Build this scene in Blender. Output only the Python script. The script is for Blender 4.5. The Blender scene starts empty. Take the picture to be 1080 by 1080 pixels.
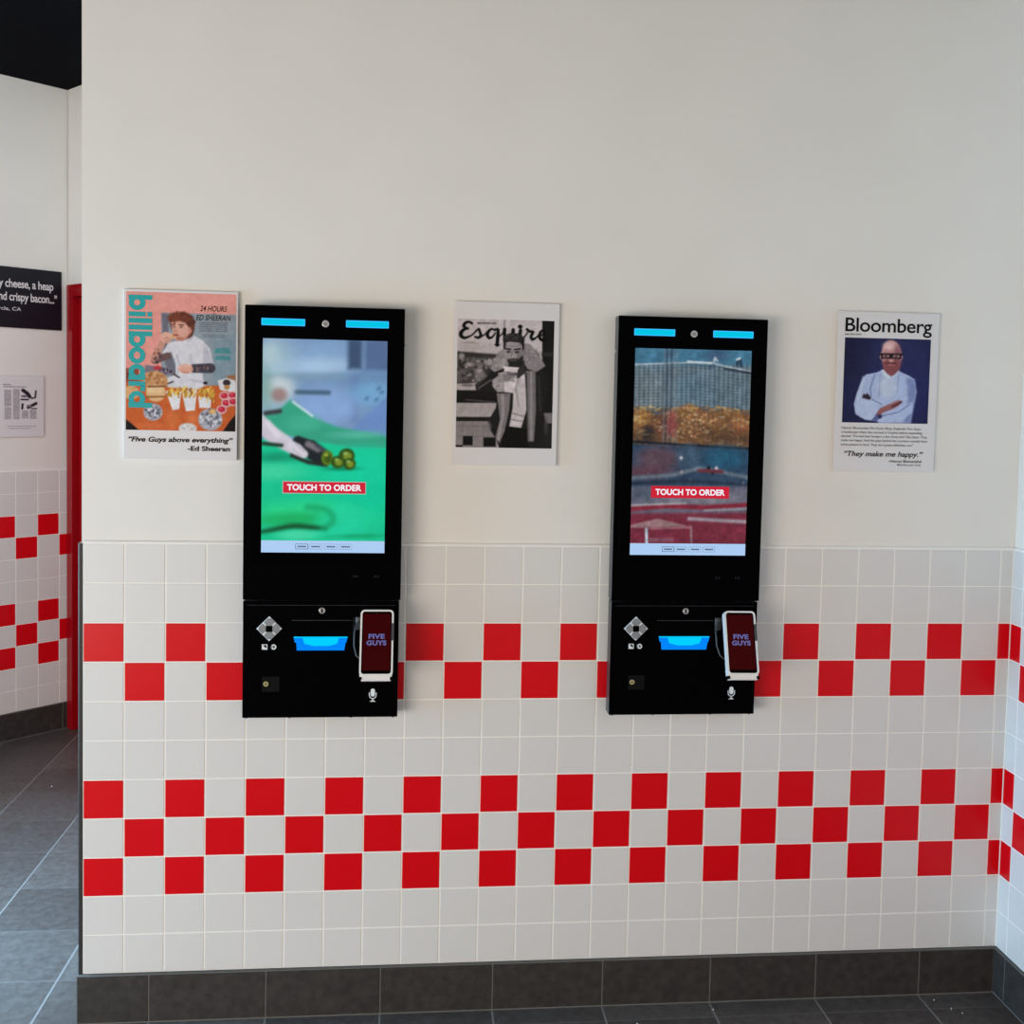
import bpy, bmesh, math, random
import numpy as np
from mathutils import Vector, Matrix

random.seed(4)
rng = np.random.default_rng(7)
scene = bpy.context.scene
col = scene.collection
P = 0.107            # wall tile pitch
ZT = 1.313           # top of the tiled dado
ZK = 0.136           # top of the skirting tiles
CEIL = 3.19


# ------------------------------------------------------------------ helpers
def lin(c):
    c = np.asarray(c, float) / 255.0
    return np.where(c <= 0.04045, c / 12.92, ((c + 0.055) / 1.055) ** 2.4)


def link(o, parent=None):
    col.objects.link(o)
    if parent is not None:
        o.parent = parent
    return o


def obj(name, bm, mats, parent=None, smooth=False):
    me = bpy.data.meshes.new(name)
    bm.normal_update()
    bm.to_mesh(me)
    bm.free()
    for m in (mats if isinstance(mats, (list, tuple)) else [mats]):
        me.materials.append(m)
    if smooth:
        for p in me.polygons:
            p.use_smooth = True
    return link(bpy.data.objects.new(name, me), parent)


def tag(o, label=None, cat=None, group=None, kind=None):
    if label: o['label'] = label
    if cat: o['category'] = cat
    if group: o['group'] = group
    if kind: o['kind'] = kind
    return o


def empty(name, loc, rotz=0.0):
    o = bpy.data.objects.new(name, None)
    o.empty_display_size = 0.05
    o.location = loc
    o.rotation_euler = (0, 0, rotz)
    return link(o)


def box(bm, x0, x1, y0, y1, z0, z1, bevel=0.0, seg=2, mi=0, M=None):
    vs = [bm.verts.new((x, y, z)) for x in (x0, x1) for y in (y0, y1) for z in (z0, z1)]
    q = [(0, 1, 3, 2), (4, 6, 7, 5), (0, 4, 5, 1), (2, 3, 7, 6), (0, 2, 6, 4), (1, 5, 7, 3)]
    fs = [bm.faces.new([vs[i] for i in f]) for f in q]
    for f in fs: f.material_index = mi
    if bevel > 0:
        es = list({e for f in fs for e in f.edges})
        r = bmesh.ops.bevel(bm, geom=es, offset=bevel, segments=seg, affect='EDGES', profile=0.5)
        for f in r['faces']: f.material_index = mi
        vs = list({v for f in r['faces'] for v in f.verts} | {v for v in vs if v.is_valid})
    if M is not None:
        for v in vs: v.co = M @ v.co
    return vs


def prism(bm, pts, y0, y1, mi=0, M=None, bevel=0.0):
    """Extruded outline: pts are (x, z); front at y0 (towards the viewer), back at y1."""
    a = [bm.verts.new((x, y0, z)) for x, z in pts]
    b = [bm.verts.new((x, y1, z)) for x, z in pts]
    n = len(pts)
    fs = [bm.faces.new(a), bm.faces.new(b[::-1])]
    for i in range(n):
        j = (i + 1) % n
        fs.append(bm.faces.new((a[j], a[i], b[i], b[j])))
    for f in fs: f.material_index = mi
    bmesh.ops.recalc_face_normals(bm, faces=fs)
    vs = a + b
    if bevel:
        es = [e for e in fs[0].edges]
        r = bmesh.ops.bevel(bm, geom=es, offset=bevel, segments=2, affect='EDGES', profile=0.5)
        for f in r['faces']: f.material_index = mi
        vs = list({v for f in r['faces'] for v in f.verts} | {v for v in vs if v.is_valid})
    if M is not None:
        for v in vs: v.co = M @ v.co
    return vs


def circle_pts(cx, cz, r, n=28, rz=None):
    rz = r if rz is None else rz
    return [(cx + r * math.cos(2 * math.pi * i / n), cz + rz * math.sin(2 * math.pi * i / n)) for i in range(n)]


def rounded(x0, x1, z0, z1, r, n=6):
    out = []
    for cx, cz, a0 in ((x1 - r, z1 - r, 0), (x0 + r, z1 - r, 90), (x0 + r, z0 + r, 180), (x1 - r, z0 + r, 270)):
        for i in range(n + 1):
            a = math.radians(a0 + 90 * i / n)
            out.append((cx + r * math.cos(a), cz + r * math.sin(a)))
    return out


def ring(bm, outer, inner, y0, y1, mi=0):
    """Frame between two outlines with the same number of points."""
    n = len(outer)
    v = [[bm.verts.new((x, y, z)) for x, z in L] for L, y in ((outer, y0), (inner, y0), (outer, y1), (inner, y1))]
    fs = []
    for i in range(n):
        j = (i + 1) % n
        for A, B in ((0, 1), (2, 0), (1, 3), (3, 2)):
            fs.append(bm.faces.new((v[A][i], v[A][j], v[B][j], v[B][i])))
    for f in fs: f.material_index = mi
    bmesh.ops.recalc_face_normals(bm, faces=fs)


def tube(bm, pts, r, n=8, mi=0):
    rings = []
    for i, p in enumerate(pts):
        p = Vector(p)
        d = (Vector(pts[min(i + 1, len(pts) - 1)]) - Vector(pts[max(i - 1, 0)])).normalized()
        a = d.cross(Vector((0.3, 0.2, 0.93)))
        a.normalize()
        b = d.cross(a)
        rings.append([bm.verts.new(p + r * (a * math.cos(2 * math.pi * k / n) + b * math.sin(2 * math.pi * k / n))) for k in range(n)])
    fs = []
    for i in range(len(rings) - 1):
        for k in range(n):
            fs.append(bm.faces.new((rings[i][k], rings[i][(k + 1) % n], rings[i + 1][(k + 1) % n], rings[i + 1][k])))
    fs.append(bm.faces.new(rings[0][::-1]))
    fs.append(bm.faces.new(rings[-1]))
    for f in fs: f.material_index = mi
    bmesh.ops.recalc_face_normals(bm, faces=fs)


# ------------------------------------------------------------------ materials
def mat(name, color, rough=0.5, spec=0.5, metal=0.0, coat=0.0, emit=None, strength=1.0):
    m = bpy.data.materials.new(name)
    m.use_nodes = True
    b = m.node_tree.nodes['Principled BSDF']
    b.inputs['Base Color'].default_value = (*color, 1)
    b.inputs['Roughness'].default_value = rough
    b.inputs['Specular IOR Level'].default_value = spec
    b.inputs['Metallic'].default_value = metal
    b.inputs['Coat Weight'].default_value = coat
    b.inputs['Coat Roughness'].default_value = 0.08
    if emit is not None:
        b.inputs['Emission Color'].default_value = (*emit, 1)
        b.inputs['Emission Strength'].default_value = strength
    return m


def noise_mat(name, c0, c1, scale, rough=0.5, spec=0.5, bump=0.0, detail=4.0, coat=0.0, bscale=None):
    """Two tones mixed by noise in object space with optional fine bump."""
    m = mat(name, c0, rough, spec, coat=coat)
    nt = m.node_tree
    b = nt.nodes['Principled BSDF']
    tc = nt.nodes.new('ShaderNodeTexCoord')
    nz = nt.nodes.new('ShaderNodeTexNoise')
    nz.inputs['Scale'].default_value = scale
    nz.inputs['Detail'].default_value = detail
    nt.links.new(tc.outputs['Object'], nz.inputs['Vector'])
    r = nt.nodes.new('ShaderNodeValToRGB')
    r.color_ramp.elements[0].position = 0.3
    r.color_ramp.elements[1].position = 0.7
    r.color_ramp.elements[0].color = (*c0, 1)
    r.color_ramp.elements[1].color = (*c1, 1)
    nt.links.new(nz.outputs['Fac'], r.inputs['Fac'])
    nt.links.new(r.outputs['Color'], b.inputs['Base Color'])
    if bump:
        n2 = nt.nodes.new('ShaderNodeTexNoise')
        n2.inputs['Scale'].default_value = bscale or scale * 4
        n2.inputs['Detail'].default_value = 5
        nt.links.new(tc.outputs['Object'], n2.inputs['Vector'])
        bp = nt.nodes.new('ShaderNodeBump')
        bp.inputs['Strength'].default_value = bump
        bp.inputs['Distance'].default_value = 0.002
        nt.links.new(n2.outputs['Fac'], bp.inputs['Height'])
        nt.links.new(bp.outputs['Normal'], b.inputs['Normal'])
    return m


M = {}
M['paint'] = noise_mat('white_wall_paint', (0.80, 0.775, 0.735), (0.83, 0.805, 0.765), 3, rough=0.65, spec=0.25, bump=0.05, bscale=160)
M['tile_white'] = noise_mat('white_glazed_tile', (0.705, 0.69, 0.675), (0.725, 0.71, 0.695), 2, rough=0.36, spec=0.4, bump=0.015, bscale=30)
M['tile_red'] = noise_mat('red_glazed_tile', (0.68, 0.0012, 0.006), (0.71, 0.0015, 0.008), 3, rough=0.3, spec=0.22, bump=0.015, bscale=30)
M['grout'] = mat('pale_grout', (0.90, 0.88, 0.84), 0.8, 0.2)
M['bullnose'] = mat('white_bullnose', (0.93, 0.915, 0.89), 0.35, 0.4)
M['slate'] = noise_mat('dark_slate_tile', (0.026, 0.022, 0.020), (0.046, 0.039, 0.035), 44, rough=0.6, spec=0.35, bump=0.5, bscale=70)
M['slate_grout'] = mat('grey_grout', (0.15, 0.145, 0.135), 0.85, 0.2)
M['metal_trim'] = mat('brushed_metal_trim', (0.10, 0.12, 0.14), 0.35, 0.5, metal=0.7)
M['ceiling'] = mat('black_ceiling_paint', (0.0015, 0.0018, 0.004), 0.9, 0.05)
M['door_red'] = mat('red_gloss_paint', (0.33, 0.0015, 0.006), 0.18, 0.3, coat=0.05)
M['black'] = mat('black_powder_coat', (0.0009, 0.0009, 0.0014), 0.6, 0.012)
M['black_side'] = mat('satin_black_lit_side', (0.05, 0.05, 0.052), 0.38, 0.5)  # lit look of kiosk sides put into a lighter black; terminal fittings share it
M['glass_black'] = mat('black_glass', (0.0006, 0.0006, 0.0010), 0.12, 0.012)
M['plate'] = mat('socket_plate', (0.006, 0.006, 0.0065), 0.5, 0.05)
M['dark_line'] = mat('dark_seam', (0.035, 0.035, 0.04), 0.5, 0.3)
M['chrome'] = mat('chrome', (0.42, 0.42, 0.43), 0.25, 0.5, metal=0.8)
M['grey_key'] = mat('grey_rubber_key', (0.24, 0.25, 0.27), 0.5, 0.4)
M['white_plastic'] = mat('white_plastic', (0.82, 0.80, 0.79), 0.4, 0.4)
M['icon_white'] = mat('white_print', (0.75, 0.80, 0.84), 0.5, 0.3)
M['brass'] = mat('brass', (0.62, 0.55, 0.28), 0.25, 0.5, metal=0.7)
M['cyan_light'] = mat('cyan_lamp', (0.0, 0.02, 0.02), 0.3, 0.02, emit=(0.0, 0.55, 0.78), strength=1.0)
M['cyan_rim'] = mat('cyan_lamp_rim', (0.0, 0.05, 0.1), 0.3, 0.02, emit=(0.05, 0.50, 1.0), strength=1.0)
M['blue_light'] = mat('blue_lamp', (0.0, 0.0, 0.02), 0.3, 0.02, emit=(0.0, 0.24, 0.95), strength=1.0)
M['blue_core'] = mat('blue_lamp_core', (0.0, 0.02, 0.02), 0.3, 0.02, emit=(0.0, 0.62, 0.98), strength=1.0)
M['term_screen'] = mat('dark_red_screen', (0.002, 0.001, 0.001), 0.15, 0.02, emit=(0.034, 0.0008, 0.0015), strength=1.0)
M['term_text'] = mat('screen_lettering', (0.02, 0.02, 0.03), 0.4, 0.2, emit=(0.10, 0.11, 0.33), strength=1.0)
M['board'] = mat('white_foam_board', (0.745, 0.725, 0.74), 0.45, 0.35)
M['ink'] = mat('black_ink', (0.005, 0.005, 0.007), 0.5, 0.1)
M['ink_soft'] = mat('grey_ink', (0.05, 0.048, 0.052), 0.5, 0.3)
M['teal'] = mat('teal_ink', (0.004, 0.36, 0.37), 0.45, 0.3)
M['scr_white'] = mat('lit_white_lettering', (0.1, 0.1, 0.1), 0.4, 0.2, emit=(0.80, 0.82, 0.90), strength=1.0)
M['scr_red'] = mat('lit_red_button', (0.05, 0.0, 0.0), 0.4, 0.2, emit=(0.56, 0.008, 0.030), strength=1.0)
M['scr_strip'] = mat('lit_pale_blue_strip', (0.05, 0.05, 0.05), 0.4, 0.2, emit=(0.37, 0.56, 0.84), strength=1.0)
M['scr_ink'] = mat('screen_dark_lettering', (0.01, 0.01, 0.02), 0.4, 0.2, emit=(0.03, 0.05, 0.12), strength=1.0)
M['sign_black'] = mat('black_sign_board', (0.006, 0.006, 0.012), 0.35, 0.3)
M['sign_white'] = mat('white_sign_lettering', (0.72, 0.70, 0.72), 0.5, 0.3)
M['crumb'] = mat('white_crumb', (0.75, 0.74, 0.70), 0.8, 0.2)


def floor_material():
    m = mat('slate_floor_tiles', (0.05, 0.05, 0.05), 0.5, 0.5)
    nt = m.node_tree
    N = nt.nodes
    L = nt.links
    b = N['Principled BSDF']
    tc = N.new('ShaderNodeTexCoord')
    sp = N.new('ShaderNodeSeparateXYZ')
    L.new(tc.outputs['Object'], sp.inputs[0])

    def math_(op, a, v=None, w=None):
        n = N.new('ShaderNodeMath')
        n.operation = op
        for i, q in enumerate((a, v, w)):
            if q is None: continue
            if isinstance(q, (int, float)): n.inputs[i].default_value = q
            else: L.new(q, n.inputs[i])
        return n.outputs[0]

    def axis(out, off, pitch, half):
        t = math_('DIVIDE', math_('SUBTRACT', out, off), pitch)
        fl = math_('FLOOR', t)
        fr = math_('SUBTRACT', t, fl)
        d = math_('ABSOLUTE', math_('SUBTRACT', fr, 0.5))
        return fl, math_('GREATER_THAN', d, 0.5 - half / pitch)
    fx, gx = axis(sp.outputs['X'], 2.367, 0.313, 0.0028)
    fy, gy = axis(sp.outputs['Y'], -0.080, 0.2935, 0.0022)
    g = math_('MAXIMUM', gx, math_('MULTIPLY', gy, 0.35))
    cb = N.new('ShaderNodeCombineXYZ')
    L.new(fx, cb.inputs[0]); L.new(fy, cb.inputs[1])
    wn = N.new('ShaderNodeTexWhiteNoise')
    L.new(cb.outputs[0], wn.inputs['Vector'])
    # fine cloudy slate, shifted per tile
    va = N.new('ShaderNodeVectorMath'); va.operation = 'MULTIPLY_ADD'
    L.new(wn.outputs['Color'], va.inputs[0]); va.inputs[1].default_value = (9, 9, 9)
    L.new(tc.outputs['Object'], va.inputs[2])
    nz = N.new('ShaderNodeTexNoise'); nz.inputs['Scale'].default_value = 38; nz.inputs['Detail'].default_value = 7
    nz.inputs['Roughness'].default_value = 0.65
    L.new(va.outputs[0], nz.inputs['Vector'])
    r = N.new('ShaderNodeValToRGB')
    r.color_ramp.elements[0].position = 0.30; r.color_ramp.elements[0].color = (0.076, 0.068, 0.061, 1)
    r.color_ramp.elements[1].position = 0.72; r.color_ramp.elements[1].color = (0.142, 0.128, 0.117, 1)
    L.new(nz.outputs['Fac'], r.inputs['Fac'])
    hv = N.new('ShaderNodeHueSaturation')
    L.new(r.outputs['Color'], hv.inputs['Color'])
    L.new(math_('MULTIPLY_ADD', wn.outputs['Value'], 0.45, 0.78), hv.inputs['Value'])
    mx = N.new('ShaderNodeMix'); mx.data_type = 'RGBA'
    L.new(g, mx.inputs['Factor'])
    L.new(hv.outputs['Color'], mx.inputs[6])
    mx.inputs[7].default_value = (0.24, 0.225, 0.21, 1)
    L.new(mx.outputs[2], b.inputs['Base Color'])
    L.new(math_('MULTIPLY_ADD', g, 0.35, 0.42), b.inputs['Roughness'])
    bp = N.new('ShaderNodeBump'); bp.inputs['Strength'].default_value = 0.35; bp.inputs['Distance'].default_value = 0.002
    L.new(math_('SUBTRACT', nz.outputs['Fac'], g), bp.inputs['Height'])
    L.new(bp.outputs['Normal'], b.inputs['Normal'])
    return m


M['floor'] = floor_material()


# ------------------------------------------------------------------ printed / displayed pictures
class Canvas:
    """Paints soft-edged shapes; x, y are the artist's own units over a sheared window."""
    def __init__(s, x0, y0, x1, y1, n, shear=0.0, base=(128, 128, 128), yshear=0.0):
        s.W = n
        s.H = int(round(n * (y1 - y0) / (x1 - x0)))
        u, v = np.meshgrid(np.linspace(0, 1, s.W), np.linspace(0, 1, s.H))
        s.X = x0 + u * (x1 - x0) + v * shear
        s.Y = y0 + v * (y1 - y0) + u * yshear
        s.u, s.v = u, v
        s.px = (x1 - x0) / s.W
        s.I = np.empty((s.H, s.W, 3))
        s.I[:] = base

    def put(s, d, c, blur, a=1.0):
        b = max(blur, s.px * 0.7)
        al = np.clip(0.5 - d / (2 * b), 0, 1)
        al = (al * al * (3 - 2 * al) * a)[..., None]
        s.I = s.I * (1 - al) + np.asarray(c, float) * al
        return s

    def ell(s, cx, cy, rx, ry, c, blur=0, a=1.0, rot=0.0):
        dx, dy = s.X - cx, s.Y - cy
        if rot:
            t = math.radians(rot); k, q = math.cos(t), math.sin(t)
            dx, dy = dx * k + dy * q, -dx * q + dy * k
        return s.put((np.sqrt((dx / rx) ** 2 + (dy / ry) ** 2) - 1) * min(rx, ry), c, blur, a)

    def poly(s, pts, c, blur=0, a=1.0):
        X, Y = s.X, s.Y
        d = np.full(X.shape, 1e18)
        sg = np.ones(X.shape)
        n = len(pts)
        for i in range(n):
            (ax, ay), (bx, by) = pts[i], pts[i - 1]
            ex, ey = bx - ax, by - ay
            wx, wy = X - ax, Y - ay
            t = np.clip((wx * ex + wy * ey) / (ex * ex + ey * ey + 1e-9), 0, 1)
            d = np.minimum(d, (wx - ex * t) ** 2 + (wy - ey * t) ** 2)
            c1 = Y >= ay; c2 = Y < by; c3 = ex * wy > ey * wx
            f = (c1 & c2 & c3) | (~c1 & ~c2 & ~c3)
            sg = np.where(f, -sg, sg)
        return s.put(sg * np.sqrt(d), c, blur, a)

    def rect(s, x0, y0, x1, y1, c, blur=0, a=1.0):
        return s.poly([(x0, y0), (x1, y0), (x1, y1), (x0, y1)], c, blur, a)

    def line(s, pts, c, w=3.0, blur=0, a=1.0, w2=None, sp=False):
        """Brush stroke through points; w, w2 (or a list) are half widths."""
        n = len(pts)
        if sp and n > 2:
            W0 = list(w) if isinstance(w, (list, tuple)) else [w] * n
            q, wq = [], []
            for i in range(n - 1):
                p0, p1, p2, p3 = (np.array(pts[max(0, min(n - 1, i + k))], float) for k in (-1, 0, 1, 2))
                for k in range(5):
                    t = k / 5
                    q.append(tuple(.5 * (2 * p1 + (p2 - p0) * t + (2 * p0 - 5 * p1 + 4 * p2 - p3) * t * t + (3 * p1 - p0 - 3 * p2 + p3) * t ** 3)))
                    wq.append(W0[i] + (W0[i + 1] - W0[i]) * t)
            pts, w, n = q + [tuple(pts[-1])], wq + [W0[-1]], len(q) + 1
        ws = list(w) if isinstance(w, (list, tuple)) else [w + ((w2 if w2 is not None else w) - w) * i / max(1, n - 1) for i in range(n)]
        d = np.full(s.X.shape, 1e9)
        for i in range(n - 1):
            (ax, ay), (bx, by) = pts[i], pts[i + 1]
            ex, ey = bx - ax, by - ay
            t = np.clip(((s.X - ax) * ex + (s.Y - ay) * ey) / (ex * ex + ey * ey + 1e-9), 0, 1)
            d = np.minimum(d, np.hypot(s.X - ax - ex * t, s.Y - ay - ey * t) - (ws[i] + (ws[i + 1] - ws[i]) * t))
        return s.put(d, c, blur, a)

    def soft(s, k=0.8, tone=0.05, cell=14, grain=3.0):
        """Lens softness, uneven tone and film grain over the whole picture."""
        r = 3
        g = np.exp(-np.arange(-r, r + 1) ** 2 / (2 * k * k)); g /= g.sum()
        for ax in (0, 1):
            pad = [(0, 0)] * 3; pad[ax] = (r, r)
            J = np.pad(s.I, pad, mode='edge')
            s.I = sum(g[i] * np.take(J, np.arange(i, i + s.I.shape[ax]), ax) for i in range(2 * r + 1))
        for c_, t_ in ((cell, tone), (cell * .4, tone * .7)):
            h, w_ = int(s.H / c_) + 3, int(s.W / c_) + 3
            nz = rng.normal(0, 1, (h, w_))
            yy, xx = np.arange(s.H) / c_, np.arange(s.W) / c_
            y0, x0 = yy.astype(int), xx.astype(int)
            fy, fx = (yy - y0)[:, None], (xx - x0)[None]
            fy, fx = fy * fy * (3 - 2 * fy), fx * fx * (3 - 2 * fx)
            A = nz[y0][:, x0] * (1 - fy) * (1 - fx) + nz[y0 + 1][:, x0] * fy * (1 - fx) + nz[y0][:, x0 + 1] * (1 - fy) * fx + nz[y0 + 1][:, x0 + 1] * fy * fx
            s.I = s.I * (1 + t_ * A)[..., None]
        return s.grain(grain)

    def grain(s, amt, k=1):
        n = rng.normal(0, amt, (s.H // k + 2, s.W // k + 2, 1))
        n = np.repeat(np.repeat(n, k, 0), k, 1)[:s.H, :s.W]
        s.I = np.clip(s.I + n, 0, 255)
        return s

    def speck(s, cx, cy, rx, ry, cols, n, r, blur=1.5):
        for i in range(n):
            t = rng.uniform(0, 2 * math.pi); q = math.sqrt(rng.uniform(0, 1))
            x, y = cx + rx * q * math.cos(t), cy + ry * q * math.sin(t)
            s.ell(x, y, r * rng.uniform(.5, 1.2), r * rng.uniform(.35, .9), cols[i % len(cols)], blur, 0.85, rng.uniform(0, 180))
        return s

    def greek(s, x0, x1, ys, h, c, a=0.7, gap=9):
        """Rows of unreadably small print."""
        for y in ys:
            x = x0
            while x < x1:
                w = rng.uniform(5, 22)
                e = min(x + w, x1)
                s.rect(x, y - h / 2, e, y + h / 2, c, h * 0.3, a * rng.uniform(.6, 1))
                x = e + gap * rng.uniform(.4, .8)
        return s


def picture(name, cv, x0, x1, z0, z1, y, parent, emissive, gain=1.0):
    """A flat print or display: a fine grid whose colours are the printed picture."""
    W, H = cv.W, cv.H
    L = lin(cv.I) * gain
    if not emissive: L = np.clip(L, 0, 0.86)
    xs = np.linspace(x0, x1, W); zs = np.linspace(z1, z0, H)
    xx, zz = np.meshgrid(xs, zs)
    co = np.stack([xx, np.full_like(xx, y), zz], -1).reshape(-1, 3)
    i = np.arange(W * H).reshape(H, W)
    f = np.stack([i[1:, :-1], i[1:, 1:], i[:-1, 1:], i[:-1, :-1]], -1).reshape(-1, 4)
    me = bpy.data.meshes.new(name)
    me.from_pydata(co.tolist(), [], f.tolist())
    at = me.color_attributes.new('print', 'FLOAT_COLOR', 'POINT')
    buf = np.ones((W * H, 4), np.float32)
    buf[:, :3] = L.reshape(-1, 3)
    at.data.foreach_set('color', buf.ravel())
    key = 'display' if emissive else 'printed'
    if key not in M:
        m = mat(key + '_picture', (0, 0, 0), 0.15 if emissive else 0.5, 0.03 if emissive else 0.10)
        a = m.node_tree.nodes.new('ShaderNodeAttribute'); a.attribute_name = 'print'
        b = m.node_tree.nodes['Principled BSDF']
        if emissive:
            m.node_tree.links.new(a.outputs['Color'], b.inputs['Emission Color'])
            b.inputs['Emission Strength'].default_value = 1.0
        else:
            m.node_tree.links.new(a.outputs['Color'], b.inputs['Base Color'])
        M[key] = m
    me.materials.append(M[key])
    return link(bpy.data.objects.new(name, me), parent)


# ------------------------------------------------------------------ lettering (built-in typeface)
def _glyphs(s, bold, shear, spacing):
    cu = bpy.data.curves.new('t', 'FONT')
    cu.body = s
    cu.offset = bold
    cu.shear = shear
    cu.space_character = spacing
    cu.resolution_u = 5
    o = bpy.data.objects.new('t', cu)
    col.objects.link(o)
    dg = bpy.context.evaluated_depsgraph_get()
    dg.update()
    me = bpy.data.meshes.new_from_object(o.evaluated_get(dg))
    co = np.empty(len(me.vertices) * 3)
    me.vertices.foreach_get('co', co)
    co = co.reshape(-1, 3)
    fs = [tuple(p.vertices) for p in me.polygons]
    bpy.data.objects.remove(o); bpy.data.curves.remove(cu); bpy.data.meshes.remove(me)
    return co, fs


CAP = None


def text(bm, s, x0, x1, zb, cap, y, bold=0.0, shear=0.0, spacing=1.0, mi=0, M4=None):
    """Lettering fitted to x0..x1 with its baseline at zb and capitals of height cap."""
    global CAP
    if CAP is None:
        CAP = float(_glyphs('H', 0, 0, 1)[0][:, 1].max())
    co, fs = _glyphs(s, bold, shear, spacing)
    a, b = co[:, 0].min(), co[:, 0].max()
    X = x0 + (co[:, 0] - a) * (x1 - x0) / (b - a)
    Z = zb + co[:, 1] * cap / CAP
    vs = [bm.verts.new((X[i], y, Z[i])) for i in range(len(co))]
    if M4 is not None:
        for v in vs: v.co = M4 @ v.co
    for f in fs:
        try:
            q = bm.faces.new([vs[i] for i in f]); q.material_index = mi
        except ValueError:
            pass
    return vs


# ------------------------------------------------------------------ the setting
def rows_red(j, c):
    """Chequer bands: rows 2-3 and rows 6-8."""
    return (j in (2, 6, 8) and c % 2 == 0) or (j in (3, 7) and c % 2 == 1)


def tiled(name, length, first, M4, parent, phase=0, top=ZT, nrows=11):
    """Glazed tiles on a bed of grout; local x along the wall, front face at y = 0, -y to the viewer."""
    g = 0.0017
    bm = bmesh.new()
    box(bm, 0, length, 0.0012, 0.008, ZK, top, mi=2, M=M4)
    edges = [0.0]
    x = first if first > 0 else P
    while x < length - 1e-4:
        edges.append(x); x += P
    edges.append(length)
    for c in range(len(edges) - 1):
        for j in range(nrows):
            z1 = top - j * P; z0 = top - (j + 1) * P
            a, b = edges[c] + (g if c or first <= 0 else 0.0012), edges[c + 1] - g
            if b - a < 0.004: continue
            box(bm, a, b, 0, 0.006, max(z0 + g, ZK), z1 - g, bevel=0.0011, seg=1, mi=1 if rows_red(j, c + phase) else 0, M=M4)
    # rounded top edge
    n = 5
    A = []
    for i in range(n + 1):
        t = math.pi / 2 * i / n
        A.append((0.0075 - 0.0082 * math.cos(t), top - 0.0012 + 0.0085 * math.sin(t)))
    A.append((0.008, top + 0.0073)); A.append((0.008, top - 0.0012))
    l = [bm.verts.new(M4 @ Vector((0, y, z))) for y, z in A]
    r = [bm.verts.new(M4 @ Vector((length, y, z))) for y, z in A]
    fs = [bm.faces.new(l), bm.faces.new(r[::-1])]
    for i in range(len(A)):
        k = (i + 1) % len(A)
        fs.append(bm.faces.new((l[i], r[i], r[k], l[k])))
    bmesh.ops.recalc_face_normals(bm, faces=fs)
    for f in fs: f.material_index = 3
    return obj(name, bm, [M['tile_white'], M['tile_red'], M['grout'], M['bullnose']], parent)


def skirting(name, length, joints, M4, front=-0.011, parent=None):
    bm = bmesh.new()
    box(bm, 0, length, front + 0.0015, 0.008, 0.0, ZK - 0.001, mi=1, M=M4)
    e = [0.0] + sorted(j for j in joints if 0.01 < j < length - 0.01) + [length]
    for a, b in zip(e[:-1], e[1:]):
        box(bm, a + 0.0016, b - 0.0016, front, 0.004, 0.004, ZK - 0.003, bevel=0.0012, seg=1, mi=0, M=M4)
    return tag(obj(name, bm, [M['slate'], M['slate_grout']], parent), kind='structure')


I4 = Matrix.Identity(4)
XR = 2.6065                       # face of the right wall's tiles
# main wall
bm = bmesh.new(); box(bm, -0.005, XR + 0.15, 0.008, 0.16, 0, CEIL)
wall = tag(obj('wall_back', bm, M['paint']), kind='structure')
tiled('tile_dado', XR, 0, I4, wall)
bm = bmesh.new()
box(bm, -0.0118, -0.0085, -0.0005, 0.006, ZK, ZT + 0.001, bevel=0.0006, mi=0)
box(bm, -0.0085, -0.0012, 0.0006, 0.008, ZK, ZT - 0.002, mi=1)
box(bm, -0.0112, -0.005, 0.006, 0.16, ZK, ZT, mi=2)
tag(obj('trim_1', bm, [M['metal_trim'], M['dark_line'], M['tile_white']]), kind='structure')
skirting('baseboard_back', XR - 0.0115 + 0.0135, [j + 0.0135 for j in [2.367 - 0.313 * k for k in range(8)]], Matrix.Translation((-0.0135, 0, 0)))
bm = bmesh.new(); box(bm, -0.0135, -0.0052, 0.0085, 0.16, 0, ZK - 0.002, bevel=0.001)
tag(obj('trim_2', bm, M['slate']), kind='structure')

# right wall (returns towards the viewer)
MR = Matrix.Translation((XR, 0, 0)) @ Matrix.Rotation(-math.pi / 2, 4, 'Z')   # local +x -> world -y, local -y -> world -x
LR = 2.2
bm = bmesh.new(); box(bm, XR + 0.008, XR + 0.15, -LR, 0.008, 0, CEIL)
wr = tag(obj('wall_right', bm, M['paint']), kind='structure')
tiled('tile_dado', LR, 0.0534, MR, wr, phase=0)
bm = bmesh.new(); box(bm, XR - 0.0022, XR + 0.001, -0.0022, 0.001, ZK, ZT + 0.003, bevel=0.0008)
obj('corner_grout', bm, M['grout'], wr)
skirting('baseboard_right', LR, [0.066 + 0.313 * k for k in range(8)], MR)

# floor and ceiling
bm = bmesh.new()
box(bm, -4.2, XR + 0.15, -4.5, 5.5, -0.06, 0)
bmesh.ops.recalc_face_normals(bm, faces=bm.faces[:])
tag(obj('floor', bm, M['floor']), kind='structure')
bm = bmesh.new(); box(bm, -4.2, XR + 0.15, -4.5, 5.5, CEIL, CEIL + 0.1)
tag(obj('ceiling', bm, M['ceiling']), kind='structure')

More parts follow.
